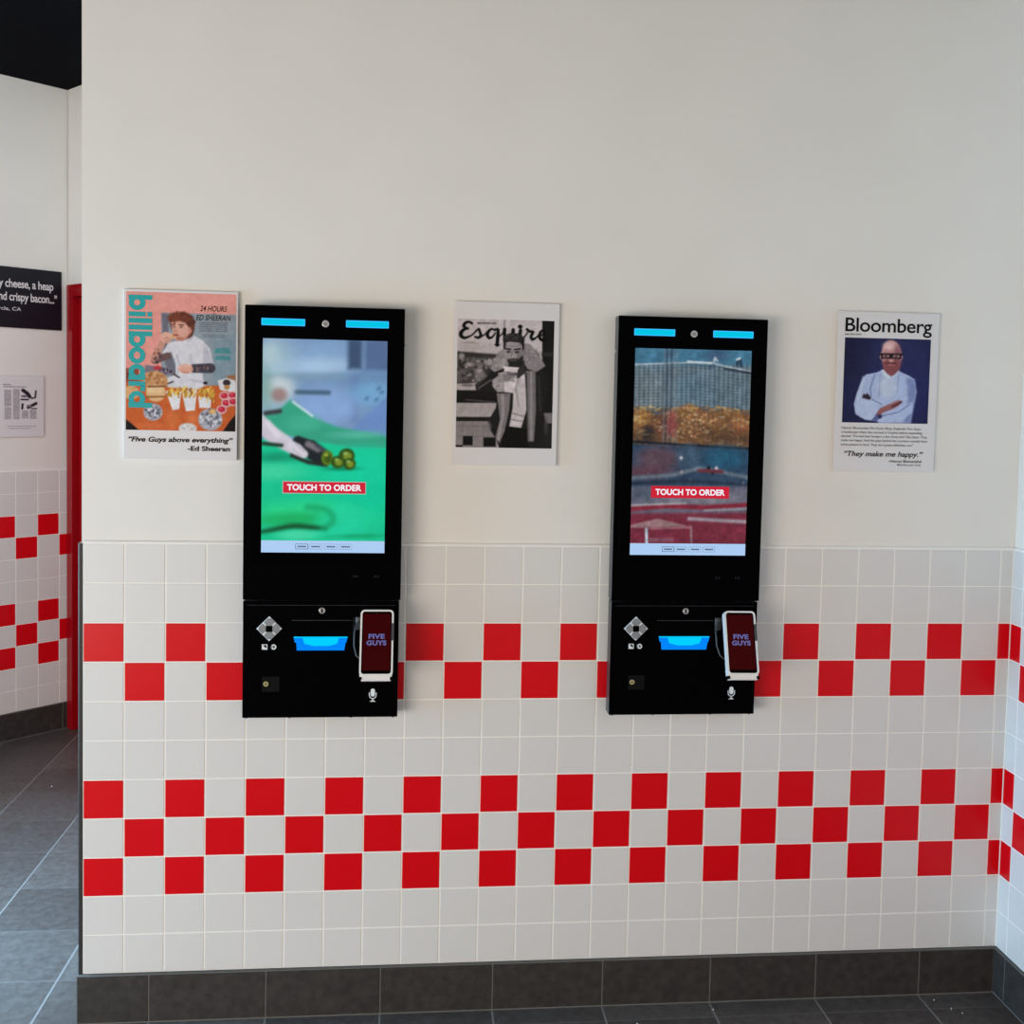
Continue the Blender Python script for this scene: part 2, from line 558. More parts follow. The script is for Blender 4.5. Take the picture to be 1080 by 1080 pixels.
# far room: back wall at an angle, and the wall with the red door
ANG = 0.7505
B0 = Vector((-1.0366, 2.3967, 0)); BU = Vector((math.cos(ANG), math.sin(ANG), 0))
LB = 1.75
S0 = 0.263 - LB                                      # local start so that the corner is at the end
MBk = Matrix.Translation(B0 + BU * S0) @ Matrix.Rotation(ANG, 4, 'Z')
bm = bmesh.new(); box(bm, 0, LB + 0.12, 0.008, 0.14, 0, CEIL, M=MBk)
wl = tag(obj('wall_left', bm, M['paint']), kind='structure')
kf = int((0.0 - S0) / P)                             # whole tiles before s = 0
first = (0.0 - S0) - kf * P
tiled('tile_dado', LB, first, MBk, wl, phase=kf % 2)
skirting('baseboard_left', LB, [0.245 - S0 - 0.017 - 0.313 * k for k in range(10)], MBk, front=-0.008)
corner = B0 + BU * 0.263
MDr = Matrix.Translation(corner) @ Matrix.Rotation(ANG - math.pi / 2, 4, 'Z')
LD = 3.3
bm = bmesh.new()
DH, DW = 2.235, 1.02
box(bm, 0, DW, 0.09, 0.13, 0, DH, M=MDr)             # lining behind the leaf
box(bm, 0, LD, 0.0, 0.13, DH, CEIL, M=MDr)
box(bm, DW, LD, 0.0, 0.13, 0, DH, M=MDr)
tag(obj('wall_far', bm, M['paint']), kind='structure')
dr = tag(empty('door_1', corner, ANG - math.pi / 2), kind='structure')
bm = bmesh.new()
box(bm, 0.003, 0.060, -0.012, 0.088, 0, DH - 0.002, bevel=0.002)
box(bm, DW - 0.060, DW - 0.003, -0.012, 0.088, 0, DH - 0.002, bevel=0.002)
box(bm, 0.060, DW - 0.060, -0.012, 0.088, DH - 0.062, DH - 0.002, bevel=0.002)
obj('door_frame', bm, M['door_red'], dr)
bm = bmesh.new(); box(bm, 0.063, DW - 0.063, 0.020, 0.062, 0.006, DH - 0.065, bevel=0.002)
lf = obj('door_leaf', bm, M['door_red'], dr)
bm = bmesh.new()
tube(bm, [(DW - 0.12, 0.02, 1.0), (DW - 0.12, -0.035, 1.0), (DW - 0.24, -0.035, 1.0)], 0.009, 10)
obj('door_handle', bm, M['chrome'], lf, smooth=True)

# ------------------------------------------------------------------ wall signs in the far room
def place(o, s, z):
    o.location = B0 + BU * s + Vector((0, 0, z)); o.rotation_euler = (0, 0, ANG)
    return o


sg = tag(place(empty('quote_sign', (0, 0, 0)), 0.0, 0.0), 'black wall sign with a white quote about cheese and crispy bacon', 'sign')
bm = bmesh.new(); box(bm, -0.62, 0.229, 0.000, 0.007, 2.006, 2.295, bevel=0.001)
obj('board', bm, M['sign_black'], sg)
bm = bmesh.new()
text(bm, 'ey cheese, a heap', -0.092, 0.187, 2.1990, 0.038, -0.0006, bold=0.018, spacing=0.95)
text(bm, 'and crispy bacon..."', -0.092, 0.204, 2.1360, 0.038, -0.0006, bold=0.018, spacing=0.95)
text(bm, 'Circle, CA', -0.105, 0.030, 2.0880, 0.0165, -0.0006, bold=0.005)
obj('lettering', bm, M['sign_white'], sg)

ar = tag(place(empty('article_print', (0, 0, 0)), 0.0, 0.0), 'small white newspaper article print below the black quote sign', 'poster')
bm = bmesh.new(); box(bm, -0.112, 0.138, -0.002, 0.007, 1.481, 1.777, bevel=0.001)
obj('board', bm, M['board'], ar)
cv = Canvas(40, 190, 410, 790, 100, base=(223, 220, 222))
K = (60, 55, 62)
cv.greek(52, 125, [250], 12, K, 0.9); cv.greek(52, 290, [275], 10, K, 0.9)
for x0, x1, y0, y1 in ((60, 132, 315, 510), (150, 220, 305, 660), (60, 132, 525, 660), (240, 310, 560, 655), (328, 398, 555, 655)):
    cv.greek(x0, x1, np.arange(y0, y1, 11), 7, (95, 90, 98), 0.85, gap=5)
cv.line([(255, 315), (300, 350), (325, 390)], (40, 36, 42), 20, 6); cv.ell(270, 385, 38, 16, (120, 110, 118), 4)
cv.line([(235, 425), (310, 425)], (45, 40, 46), 9, 5); cv.line([(345, 410), (385, 400), (392, 320)], (60, 55, 60), 9, 5)
cv.line([(250, 480), (245, 535)], (40, 36, 42), 11, 4); cv.line([(310, 520), (395, 470)], (50, 45, 52), 17, 6)
cv.line([(345, 535), (398, 532)], (40, 36, 42), 7, 4); cv.ell(320, 500, 26, 14, (130, 120, 128), 4)
cv.greek(90, 390, [745], 9, (110, 105, 112), 0.8); cv.greek(110, 340, [772], 9, (120, 112, 118), 0.8)
picture('newspaper_clipping', cv, -0.060, 0.107, 1.515, 1.757, -0.0026, ar, False, 1.0)


# ------------------------------------------------------------------ the three magazine posters
GAIN = 1.08
YW = 0.008                       # painted wall face
YF = -0.003                      # face of the foam boards


def poster(name, label, xc, zc, w, h):
    o = tag(empty(name, (xc, YW, zc - h / 2)), label, 'poster', 'magazine posters beside the kiosks')
    bm = bmesh.new(); box(bm, -w / 2, w / 2, YF - YW, 0.0, 0, h, bevel=0.0008)
    obj('foam_board', bm, M['board'], o)
    return o


PW, PH = 0.2945, 0.4475
FY = YF - YW - 0.0005            # print lies on the board
# ---- pink cover
p1 = poster('magazine_poster', 'white poster with pink magazine cover of a man eating at a table of burgers', 0.2522, 1.7632, PW, PH)
x0_, x1_, y0_, y1_ = 48, 700, 48, 1022            # board in the drawing's units


def mp(x, y):                                     # drawing units -> board coordinates
    return -PW / 2 + (x - x0_) / (x1_ - x0_) * PW, PH * (1 - (y - y0_) / (y1_ - y0_))


cv = Canvas(61, 62, 690, 855, 236, base=(236, 158, 148))
cv.rect(61, 62, 690, 180, (238, 160, 150)).rect(262, 178, 700, 620, (150, 160, 170), 2).rect(560, 300, 700, 620, (135, 155, 168), 40)
cv.poly([(262, 182), (305, 182), (300, 330), (350, 520), (330, 560), (285, 470)], (112, 110, 126), 8)
cv.poly([(61, 545), (300, 600), (700, 585), (700, 760), (640, 840), (600, 870), (130, 870), (61, 800)], (206, 98, 48), 3)
cv.ell(330, 790, 40, 60, (226, 125, 75), 30, .6).ell(440, 790, 30, 50, (232, 135, 85), 25, .6).ell(200, 830, 90, 20, (222, 118, 68), 12, .6)
cv.poly([(55, 790), (95, 820), (140, 860), (55, 860)], (22, 16, 18), 3).poly([(700, 745), (655, 800), (615, 860), (700, 860)], (22, 16, 18), 3)
cv.rect(55, 500, 135, 580, (150, 78, 60), 6).rect(70, 520, 110, 560, (95, 45, 45), 6)
cv.poly([(170, 480), (320, 495), (335, 525), (250, 545), (170, 520)], (128, 118, 134), 4).ell(242, 497, 24, 14, (190, 60, 66), 4)
cv.speck(270, 515, 60, 18, [(80, 70, 90), (190, 180, 195), (60, 50, 66)], 16, 9)
# shirt
cv.poly([(300, 352), (345, 338), (400, 330), (450, 305), (500, 332), (540, 378), (560, 465), (535, 480), (500, 470), (500, 545), (520, 590),
         (470, 615), (300, 605), (290, 555), (345, 530), (345, 470), (318, 400), (280, 440), (262, 420)], (222, 220, 228), 3)
cv.poly([(505, 350), (545, 395), (555, 465), (500, 470)], (196, 194, 206), 10).line([(350, 420), (370, 480), (350, 540)], (190, 188, 202), 5, 6)
cv.line([(430, 420), (440, 520)], (200, 198, 210), 6, 8).line([(420, 560), (510, 572)], (196, 194, 206), 6, 6)
cv.line([(290, 590), (330, 572)], (60, 50, 60), 4, 3).line([(335, 530), (365, 548)], (60, 48, 56), 4, 2).ell(515, 577, 12, 9, (35, 28, 36), 3)
# raised arm
cv.line([(225, 450), (300, 425)], (112, 84, 84), [22, 20], 4).line([(222, 440), (272, 345)], (206, 150, 132), [22, 17], 3)
cv.speck(240, 420, 26, 46, [(92, 72, 80), (150, 80, 76), (120, 98, 104), (60, 50, 60)], 22, 8)
cv.ell(290, 322, 33, 30, (228, 172, 152), 3).line([(268, 308), (285, 296), (318, 304), (332, 320)], (232, 178, 158), 9, 2)
cv.line([(275, 330), (300, 318)], (176, 116, 100), 2, 2).line([(285, 345), (312, 330)], (176, 116, 100), 2, 2)
# head
cv.ell(382, 238, 70, 68, (104, 54, 42), 6).ell(408, 262, 42, 62, (96, 50, 40), 5).ell(340, 210, 42, 36, (124, 66, 48), 8)
cv.poly([(318, 232), (345, 215), (390, 222), (418, 258), (424, 300), (395, 330), (352, 336), (332, 318), (326, 290)], (226, 168, 150), 5)
cv.ell(426, 275, 11, 19, (206, 140, 124), 3).poly([(345, 310), (398, 318), (418, 295), (415, 318), (385, 338), (350, 336)], (186, 118, 96), 6, .8)
cv.ell(345, 205, 36, 22, (128, 68, 50), 6).ell(395, 205, 34, 26, (116, 60, 46), 6)
for i in range(46):
    t = rng.uniform(-2.9, .5); r = rng.uniform(.72, 1.08)
    x, y = 380 + 70 * r * math.cos(t), 235 + 66 * r * math.sin(t)
    cv.line([(x, y), (x + rng.uniform(-16, 16), y + rng.uniform(2, 24))], [(96, 48, 38), (140, 78, 56), (116, 60, 44), (78, 40, 36)][i % 4], 3.2, 2, .85)
cv.line([(322, 246), (340, 242)], (90, 50, 44), 3, 2).line([(362, 244), (388, 246)], (90, 50, 44), 3, 2)
cv.ell(334, 256, 6, 3, (50, 36, 40), 1).ell(374, 257, 7, 3.5, (50, 36, 40), 1).line([(344, 255), (336, 283), (348, 286)], (196, 132, 116), 2.5, 2)
cv.line([(332, 304), (356, 303)], (150, 66, 62), 4, 2).ell(328, 312, 8, 5, (232, 180, 90), 1)
cv.line([(405, 330), (420, 338), (445, 312)], (198, 196, 206), 4, 3)
# resting arm
cv.line([(450, 494), (545, 490)], (74, 66, 78), [25, 28], 3).speck(505, 494, 46, 22, [(48, 42, 54), (140, 110, 106), (92, 84, 98), (60, 80, 92)], 26, 8)
cv.ell(402, 497, 43, 28, (226, 168, 150), 3).line([(362, 492), (390, 478), (430, 480)], (236, 184, 166), 7, 2).line([(380, 515), (420, 520)], (178, 116, 104), 2.5, 2)
# food on the table
cv.ell(92, 640, 46, 40, (222, 172, 120), 4).ell(228, 572, 72, 58, (206, 152, 104), 5).speck(220, 565, 62, 44, [(180, 120, 76), (224, 176, 128), (160, 100, 62)], 26, 12, 4)
cv.ell(232, 640, 56, 50, (226, 184, 134), 4).ell(226, 622, 48, 22, (238, 202, 156), 8).line([(182, 664), (285, 660)], (150, 96, 58), 5, 3)
cv.line([(190, 604), (285, 600)], (130, 86, 58), 5, 3)
cv.ell(216, 750, 55, 50, (168, 168, 180), 3).speck(216, 750, 46, 42, [(235, 235, 242), (96, 94, 110), (200, 198, 210), (70, 68, 84)], 46, 9)
for q in ([(288, 628), (378, 628), (366, 730), (328, 737)], [(378, 622), (468, 614), (456, 736), (404, 742)], [(474, 655), (552, 655), (546, 720), (482, 722)]):
    cv.poly(q, (232, 230, 236), 2)
cv.line([(296, 640), (372, 640)], (206, 204, 214), 4, 3)
for cx, cy, rx, ry, n in ((335, 634, 40, 18, 26), (420, 632, 42, 20, 28), (522, 640, 52, 34, 44)):
    for i in range(n):
        x = cx + rng.uniform(-rx, rx) * .85; y = cy + rng.uniform(-ry, ry); a = rng.uniform(-1, 1)
        cv.line([(x - 9 * a, y + 12), (x + 9 * a, y - 12)], [(232, 190, 80), (214, 158, 56), (244, 210, 112), (160, 104, 44)][i % 4], 3.6, 1)
cv.ell(545, 787, 70, 64, (172, 172, 184), 3).speck(545, 785, 60, 54, [(238, 238, 244), (90, 90, 106), (206, 204, 216), (120, 118, 132)], 60, 10)
cv.ell(556, 742, 20, 12, (240, 190, 110), 4).ell(415, 842, 52, 32, (222, 214, 214), 3).speck(415, 838, 42, 18, [(180, 176, 184), (240, 238, 240)], 12, 8)
cv.poly([(640, 530), (690, 525), (700, 600), (640, 560)], (160, 112, 82), 3).poly([(585, 560), (640, 545), (690, 560), (695, 630), (600, 615)], (228, 226, 232), 3)
cv.ell(638, 572, 22, 18, (56, 44, 50), 3).ell(640, 598, 16, 14, (196, 140, 84), 3)
for x, y in ((625, 648), (636, 690), (610, 728), (672, 645), (676, 682)):
    cv.ell(x, y, 29, 25, (232, 190, 196), 2).ell(x, y - 1, 22, 17, (202, 44, 66), 2).ell(x - 6, y - 6, 7, 4, (232, 110, 124), 2)
cv.greek(478, 640, [228, 240, 252, 264, 276], 5, (60, 60, 68), .75, 5).greek(500, 625, [298, 310], 5, (70, 70, 78), .65, 5)
cv.greek(572, 655, [378, 390], 8, (20, 140, 140), .95, 4).greek(565, 666, [398], 8, (20, 140, 140), .95, 4).greek(570, 660, [424, 436], 8, (20, 140, 140), .95, 4)
cv.soft(.8, .018, 9, 4)
xa, za = mp(61, 855); xb, zb = mp(690, 62)
picture('printed_cover', cv, xa, xb, za, zb, FY, p1, False, 0.96)
bm = bmesh.new()


def tx(bm, s, xl, xr, yb, capu, **k):
    a, z = mp(xl, yb); b, _ = mp(xr, yb)
    text(bm, s, a, b, z, capu / (y1_ - y0_) * PH, FY - 0.0004, **k)


tx(bm, '24 HOURS', 482, 638, 163, 30, bold=.012, shear=.25)
tx(bm, 'with', 552, 574, 178, 8, shear=.25)
tx(bm, 'ED SHEERAN', 460, 660, 215, 30, bold=.012, shear=.25)
obj('headline', bm, M['ink'], p1)
bm = bmesh.new()
tx(bm, '\u201cFive Guys above everything\u201d', 76, 676, 921, 27, bold=.03, shear=.22)
tx(bm, '-Ed Sheeran', 415, 660, 970, 26, bold=.03)
obj('quote', bm, M['ink'], p1)
# vertical masthead, each letter from bars and rings (reads downwards, ascenders to the right)
bm = bmesh.new()
BX, XH, AS = 76, 172, 210          # baseline, x-height, ascender in drawing x


def bar(xa, xb, ya, yb):
    e = FY - .0008
    (a, z1), (b, z0) = mp(xa, ya), mp(xb, yb)
    vs = [bm.verts.new(p) for p in ((a, e, z0), (b, e, z0), (b, e, z1), (a, e, z1))]
    bm.faces.new(vs)


def bowl(yc, ry, t=27):
    n = 28
    xc = (BX + XH) / 2; rx = (XH - BX) / 2
    o_ = [mp(xc + rx * math.cos(2 * math.pi * i / n), yc + ry * math.sin(2 * math.pi * i / n)) for i in range(n)]
    i_ = [mp(xc + (rx - t - 3) * math.cos(2 * math.pi * i / n), yc + (ry - t) * math.sin(2 * math.pi * i / n)) for i in range(n)]
    o_ = [bm.verts.new((x, FY - .0005, z)) for x, z in o_]; i_ = [bm.verts.new((x, FY - .0005, z)) for x, z in i_]
    for i in range(n):
        j = (i + 1) % n
        bm.faces.new((o_[i], o_[j], i_[j], i_[i]))


bar(BX, AS, 80, 107); bowl(124, 44)                                            # b
bar(BX, XH, 176, 203); bar(182, AS, 176, 203)                                  # i
bar(BX, AS, 213, 241); bar(BX, AS, 251, 279)                                   # l l
bar(BX, AS, 289, 316); bowl(334, 46)                                           # b
bowl(426, 48)                                                                  # o
bowl(520, 45); bar(BX, XH, 540, 567)                                           # a
bar(BX, XH, 575, 602); bar(XH - 28, XH, 600, 632)                              # r
bowl(676, 46); bar(BX, AS, 697, 726)                                           # d
obj('masthead', bm, M['teal'], p1)

# ---- black and white cover
p2 = poster('magazine_poster', 'white poster with black and white cover of a man drinking from a paper cup', 1.1177, 1.7592, 0.2885, 0.4445)


def gy(v): return (v * .97, v * .925, v * .94)


cv = Canvas(103, 147, 686, 930, 210, shear=-16, base=gy(196), yshear=8)
cv.rect(80, 130, 640, 350, gy(203), 4).line([(385, 145), (380, 240)], gy(150), 5, 4).ell(200, 320, 160, 30, gy(176), 25, .6)
cv.rect(612, 140, 700, 480, gy(24), 4).rect(608, 345, 680, 372, gy(46), 5)
cv.poly([(90, 345), (345, 362), (340, 400), (90, 400)], gy(52), 8).rect(90, 385, 340, 560, gy(98), 10)
for x, y, rx, ry, v in ((130, 420, 26, 34, 40), (170, 425, 24, 10, 180), (230, 470, 30, 50, 130), (175, 490, 30, 44, 70), (285, 410, 26, 20, 170), (270, 450, 22, 26, 60),
                        (125, 375, 18, 18, 160), (300, 490, 30, 40, 44), (150, 530, 40, 14, 60), (255, 520, 30, 12, 150)):
    cv.ell(x, y, rx, ry, gy(v), 8, .85)
cv.speck(210, 450, 110, 80, [gy(170), gy(40), gy(110)], 40, 10, 3)
cv.poly([(90, 545), (215, 538), (215, 578), (90, 582)], gy(186), 3).ell(160, 552, 40, 9, gy(120), 3)
cv.rect(80, 582, 345, 660, gy(22), 4).line([(150, 640), (325, 655)], gy(80), 4, 4)
cv.rect(80, 660, 330, 745, gy(172), 3).rect(80, 745, 330, 772, gy(26), 3).rect(80, 774, 340, 940, gy(138), 2)
for x in (130, 190, 255): cv.line([(x, 775), (x - 2, 935)], gy(104), 1.5, 1)
for y in (800, 860): cv.line([(80, y), (330, y + 5)], gy(104), 1.5, 1)
cv.rect(132, 862, 190, 918, gy(18), 1).rect(256, 870, 330, 926, gy(18), 1).rect(80, 918, 130, 940, gy(20), 1)
cv.rect(600, 430, 700, 720, gy(24), 6).poly([(610, 722), (690, 718), (690, 775), (610, 780)], gy(118), 4).rect(600, 780, 700, 940, gy(34), 5)
cv.ell(618, 605, 8, 10, gy(120), 3)
INK = (10, 8, 10)
# script masthead, brush strokes with swelling widths
cv.line([(188, 176), (172, 168), (150, 172), (138, 190), (150, 204), (165, 208), (142, 212), (122, 232), (122, 252), (140, 264), (165, 258), (190, 244), (215, 215)],
        INK, [7, 7, 8, 10, 8, 5, 8, 11, 11, 9, 6, 4, 3], 1, sp=True)
cv.line([(190, 246), (214, 222), (228, 208), (234, 226), (240, 248), (226, 262), (206, 258)], INK, [3, 4, 6, 8, 9, 8, 6], 1, sp=True)
cv.line([(238, 256), (262, 244), (284, 218)], INK, [5, 4, 3], 1, sp=True)
cv.line([(325, 216), (306, 208), (288, 222), (280, 246), (290, 262), (308, 258), (328, 232)], INK, [6, 6, 8, 10, 9, 6, 4], 1, sp=True)
cv.line([(330, 210), (344, 214), (342, 260), (338, 306)], INK, [6, 9, 11, 10], 1, sp=True).line([(326, 304), (352, 306)], INK, 4, 1, sp=True)
cv.line([(342, 258), (368, 238), (380, 212)], INK, [4, 3, 4], 1, sp=True).line([(384, 210), (382, 236), (390, 260), (408, 258), (426, 236), (434, 212)], INK, [10, 10, 10, 7, 5, 8], 1, sp=True)
cv.line([(436, 212), (434, 244), (446, 264), (464, 250), (476, 226)], INK, [10, 11, 9, 4, 4], 1, sp=True)
cv.line([(480, 214), (476, 244), (484, 266), (504, 254), (522, 226)], INK, [10, 11, 9, 4, 4], 1, sp=True).ell(478, 192, 14, 12, INK, 1)
cv.line([(520, 208), (536, 220), (556, 224), (544, 250), (552, 268), (574, 258), (592, 238)], INK, [8, 8, 8, 9, 9, 5, 4], 1, sp=True)
cv.line([(590, 246), (618, 238), (630, 222), (616, 212), (600, 226), (596, 256), (614, 274), (640, 262)], INK, [4, 5, 6, 6, 8, 10, 8, 4], 1, sp=True)
cv.greek(220, 332, [174], 9, (40, 36, 40), .9, 4).greek(122, 205, [292], 7, (110, 104, 108), .8, 4).greek(205, 222, [298], 6, (110, 104, 108), .8, 4)
# man in a coat
cv.poly([(330, 440), (285, 490), (205, 548), (212, 582), (300, 592), (345, 600), (330, 690), (282, 772), (292, 820), (335, 880), (350, 940), (610, 940), (646, 830),
         (618, 700), (652, 560), (640, 470), (560, 420)], gy(30), 4)
cv.line([(225, 570), (300, 520)], gy(96), 5, 5).line([(215, 555), (275, 500)], gy(70), 4, 5).line([(590, 500), (600, 700)], gy(46), 10, 10)
cv.ell(285, 810, 18, 40, gy(120), 8, .7).ell(636, 800, 12, 50, gy(80), 8, .6)
cv.poly([(440, 520), (506, 476), (520, 690), (484, 812), (412, 802), (432, 690)], gy(206), 3)
cv.line([(450, 560), (470, 680)], gy(160), 5, 6).line([(430, 720), (500, 740)], gy(150), 5, 4).line([(425, 760), (490, 770)], gy(140), 4, 3).line([(470, 500), (455, 560)], gy(165), 5, 5)
cv.poly([(385, 800), (520, 815), (530, 940), (360, 940)], gy(14), 3)
cv.poly([(335, 600), (420, 598), (412, 700), (384, 830), (352, 905), (328, 868), (356, 760)], gy(126), 4).line([(372, 610), (376, 720), (345, 880)], gy(160), 7, 8)
cv.poly([(512, 460), (572, 460), (574, 700), (562, 895), (526, 895), (520, 690)], gy(118), 4).line([(545, 470), (546, 880)], gy(150), 7, 8)
cv.line([(515, 480), (524, 880)], gy(60), 4, 3)
cv.poly([(388, 320), (345, 350), (318, 400), (298, 450), (322, 470), (372, 450), (420, 420), (400, 370)], gy(150), 4).speck(350, 410, 36, 44, [gy(176), gy(128)], 24, 9, 3)
cv.poly([(498, 292), (540, 298), (580, 340), (632, 430), (580, 466), (520, 448), (498, 400)], gy(142), 4).speck(555, 380, 46, 62, [gy(166), gy(120)], 30, 9, 3)
# head
cv.poly([(404, 420), (505, 400), (508, 470), (470, 505), (420, 480)], gy(52), 5)
cv.poly([(380, 300), (500, 300), (506, 360), (490, 410), (465, 440), (420, 436), (396, 410), (383, 360)], gy(158), 5).ell(478, 370, 20, 46, gy(118), 10, .8)
cv.ell(438, 272, 65, 40, gy(40), 4).ell(425, 258, 44, 22, gy(62), 10, .8).speck(438, 262, 56, 26, [gy(30), gy(66), gy(48)], 30, 7, 3).poly([(376, 265), (392, 300), (386, 330), (377, 330)], gy(20), 4).poly([(502, 265), (488, 296), (493, 340), (503, 335)], gy(18), 4)
cv.ell(434, 296, 46, 16, gy(168), 6)
cv.line([(382, 310), (388, 288), (412, 278), (450, 282), (482, 286), (496, 312)], gy(36), [4, 5, 5, 5, 5, 4], 3, sp=True)
cv.ell(505, 345, 10, 22, gy(128), 3).line([(392, 328), (420, 331)], gy(30), 4.5, 2).line([(444, 332), (478, 327)], gy(30), 4.5, 2)
cv.ell(408, 346, 13, 6, gy(48), 2).ell(458, 347, 14, 6, gy(48), 2).ell(408, 345, 4, 3, gy(12), 1).ell(458, 346, 4, 3, gy(12), 1)
cv.line([(430, 340), (424, 374), (440, 380)], gy(112), 4, 3).ell(432, 376, 9, 6, gy(190), 4)
cv.poly([(398, 392), (430, 386), (470, 388), (496, 366), (498, 420), (462, 448), (415, 440)], gy(38), 6).line([(418, 398), (452, 398)], gy(88), 4, 2)
# cup, cuff and hand
cv.poly([(308, 520), (345, 492), (384, 520), (384, 590), (340, 592), (312, 560)], gy(168), 4).speck(345, 550, 28, 34, [gy(190), gy(140)], 14, 9, 3)
cv.poly([(380, 440), (466, 444), (440, 598), (382, 592)], gy(218), 2).poly([(382, 466), (460, 472), (458, 490), (382, 484)], gy(64), 3).line([(378, 440), (466, 445)], gy(238), 5, 1)
cv.greek(390, 450, [476], 10, gy(210), .6, 4).line([(392, 520), (440, 524)], gy(170), 6, 5)
cv.poly([(335, 500), (372, 466), (410, 484), (452, 490), (450, 504), (420, 510), (410, 526), (350, 534)], gy(150), 3)
for y in (492, 505, 518): cv.line([(375, y - 8), (440, y)], gy(96), 2, 2)
cv.line([(350, 480), (392, 474)], gy(176), 6, 3)
wz = 0.2885; hz = 0.4445
zoff = lambda x, y: (-wz / 2 + (x - 82 + (y - 38) * .0245) / (719 - 82) * wz, hz * (1 - (y - 38 - (x - 82) * .03) / (1022 - 38)))
cv.soft(.8, .03, 9, 4)
a = zoff(103, 143); b = zoff(667, 934)
picture('printed_cover', cv, a[0], b[0], b[1], a[1], FY, p2, False, GAIN)

# ---- chef portrait
p3 = poster('magazine_poster', 'white poster with portrait of a bald man in white chef jacket and glasses', 2.2015, 1.7608, 0.2975, 0.4505)
w3, h3 = 0.2975, 0.4505


def m3(x, y):
    return -w3 / 2 + (x - 97 + (y - 45) * .0467) / 640 * w3, h3 * (1 - (y - 45 - (x - 97) * .022) / 1013)


cv = Canvas(135, 213, 678, 759, 190, shear=-25, base=(34, 36, 72), yshear=7)
cv.ell(440, 400, 300, 260, (46, 50, 92), 160, .7).ell(520, 560, 200, 200, (40, 44, 96), 120, .6).ell(160, 300, 120, 200, (26, 26, 54), 100, .6)
JK = (172, 186, 222)
cv.poly([(368, 418), (330, 436), (262, 450), (232, 500), (205, 570), (186, 640), (196, 706), (255, 742), (330, 752), (360, 762), (545, 762), (556, 700), (584, 560),
         (572, 478), (540, 456), (470, 424), (425, 462)], JK, 3)
cv.poly([(520, 470), (572, 480), (584, 560), (556, 700), (545, 762), (500, 762), (530, 600)], (128, 140, 186), 14).ell(400, 530, 60, 70, (196, 206, 226), 30, .8)
cv.line([(318, 455), (290, 540), (296, 590)], (120, 132, 176), 4, 4).line([(470, 440), (462, 560)], (140, 152, 194), 3, 4).line([(355, 450), (345, 590)], (146, 158, 196), 3, 4)
cv.line([(250, 470), (215, 600), (205, 690)], (196, 208, 238), 8, 10).line([(210, 640), (260, 700), (330, 700)], (122, 134, 180), 5, 6)
cv.poly([(205, 620), (290, 600), (370, 620), (345, 690), (300, 740), (230, 728), (195, 690)], (182, 196, 230), 5).line([(300, 610), (360, 640)], (118, 130, 174), 4, 4)
cv.poly([(330, 720), (440, 680), (520, 640), (560, 620), (556, 690), (500, 740), (340, 762)], (176, 190, 226), 5).line([(350, 720), (470, 690), (540, 640)], (120, 132, 176), 4, 5)
cv.poly([(320, 712), (350, 668), (420, 634), (470, 612), (492, 622), (470, 650), (430, 672), (370, 694), (335, 730)], (150, 94, 96), 4)
cv.line([(430, 655), (486, 625)], (92, 56, 64), 7, 4).line([(420, 640), (470, 618)], (176, 116, 112), 4, 3).poly([(295, 745), (335, 700), (345, 735), (325, 755)], (92, 100, 148), 4)
cv.ell(350, 720, 14, 14, (50, 50, 82), 4)
cv.poly([(238, 600), (248, 572), (262, 580), (270, 568), (284, 584), (296, 600), (285, 614)], (52, 40, 56), 4)
cv.poly([(374, 405), (470, 405), (466, 432), (425, 462), (380, 428)], (140, 86, 88), 4)
cv.poly([(360, 418), (378, 416), (402, 452), (425, 462), (400, 478), (372, 446)], (206, 214, 232), 2).poly([(470, 418), (478, 424), (455, 462), (428, 470), (425, 462), (450, 445)], (188, 198, 226), 2)
cv.ell(426, 320, 63, 94, (196, 148, 148), 5).ell(425, 355, 58, 80, (190, 138, 138), 6).ell(468, 330, 24, 70, (130, 84, 96), 14, .8).ell(408, 265, 34, 28, (226, 188, 190), 16, .8)
cv.ell(361, 330, 9, 22, (186, 132, 132), 3).ell(488, 332, 9, 22, (170, 118, 124), 3)
cv.poly([(368, 370), (400, 352), (455, 352), (484, 366), (478, 412), (446, 442), (402, 440), (374, 412)], (134, 76, 80), 8)
cv.ell(424, 356, 16, 14, (200, 146, 142), 6).line([(394, 378), (425, 374), (456, 380)], (80, 40, 48), 3.5, 2).line([(404, 386), (446, 387)], (184, 112, 112), 4, 2)
for q in (392, 456):
    cv.rect(q - 31, 312, q + 31, 347, (14, 12, 18), 2).rect(q - 22, 320, q + 22, 340, (150, 108, 112), 2).ell(q, 330, 6, 5, (40, 28, 36), 1)
cv.line([(352, 318), (366, 322)], (14, 12, 18), 5, 1).line([(486, 322), (496, 318)], (14, 12, 18), 5, 1).line([(418, 322), (432, 322)], (14, 12, 18), 5, 1)
cv.soft(.8, .02, 9, 3)
a = m3(135, 212); b = m3(653.5, 761)
picture('printed_portrait', cv, a[0], b[0], b[1], a[1], FY, p3, False, GAIN)


def tx3(bm, s, xl, xr, yb, capu, **k):
    a_, z_ = m3(xl, yb); b_, _ = m3(xr, yb)
    _, z_ = m3((xl + xr) / 2, yb)
    text(bm, s, a_, b_, z_, capu / 1013 * h3, FY - 0.0004, **k)


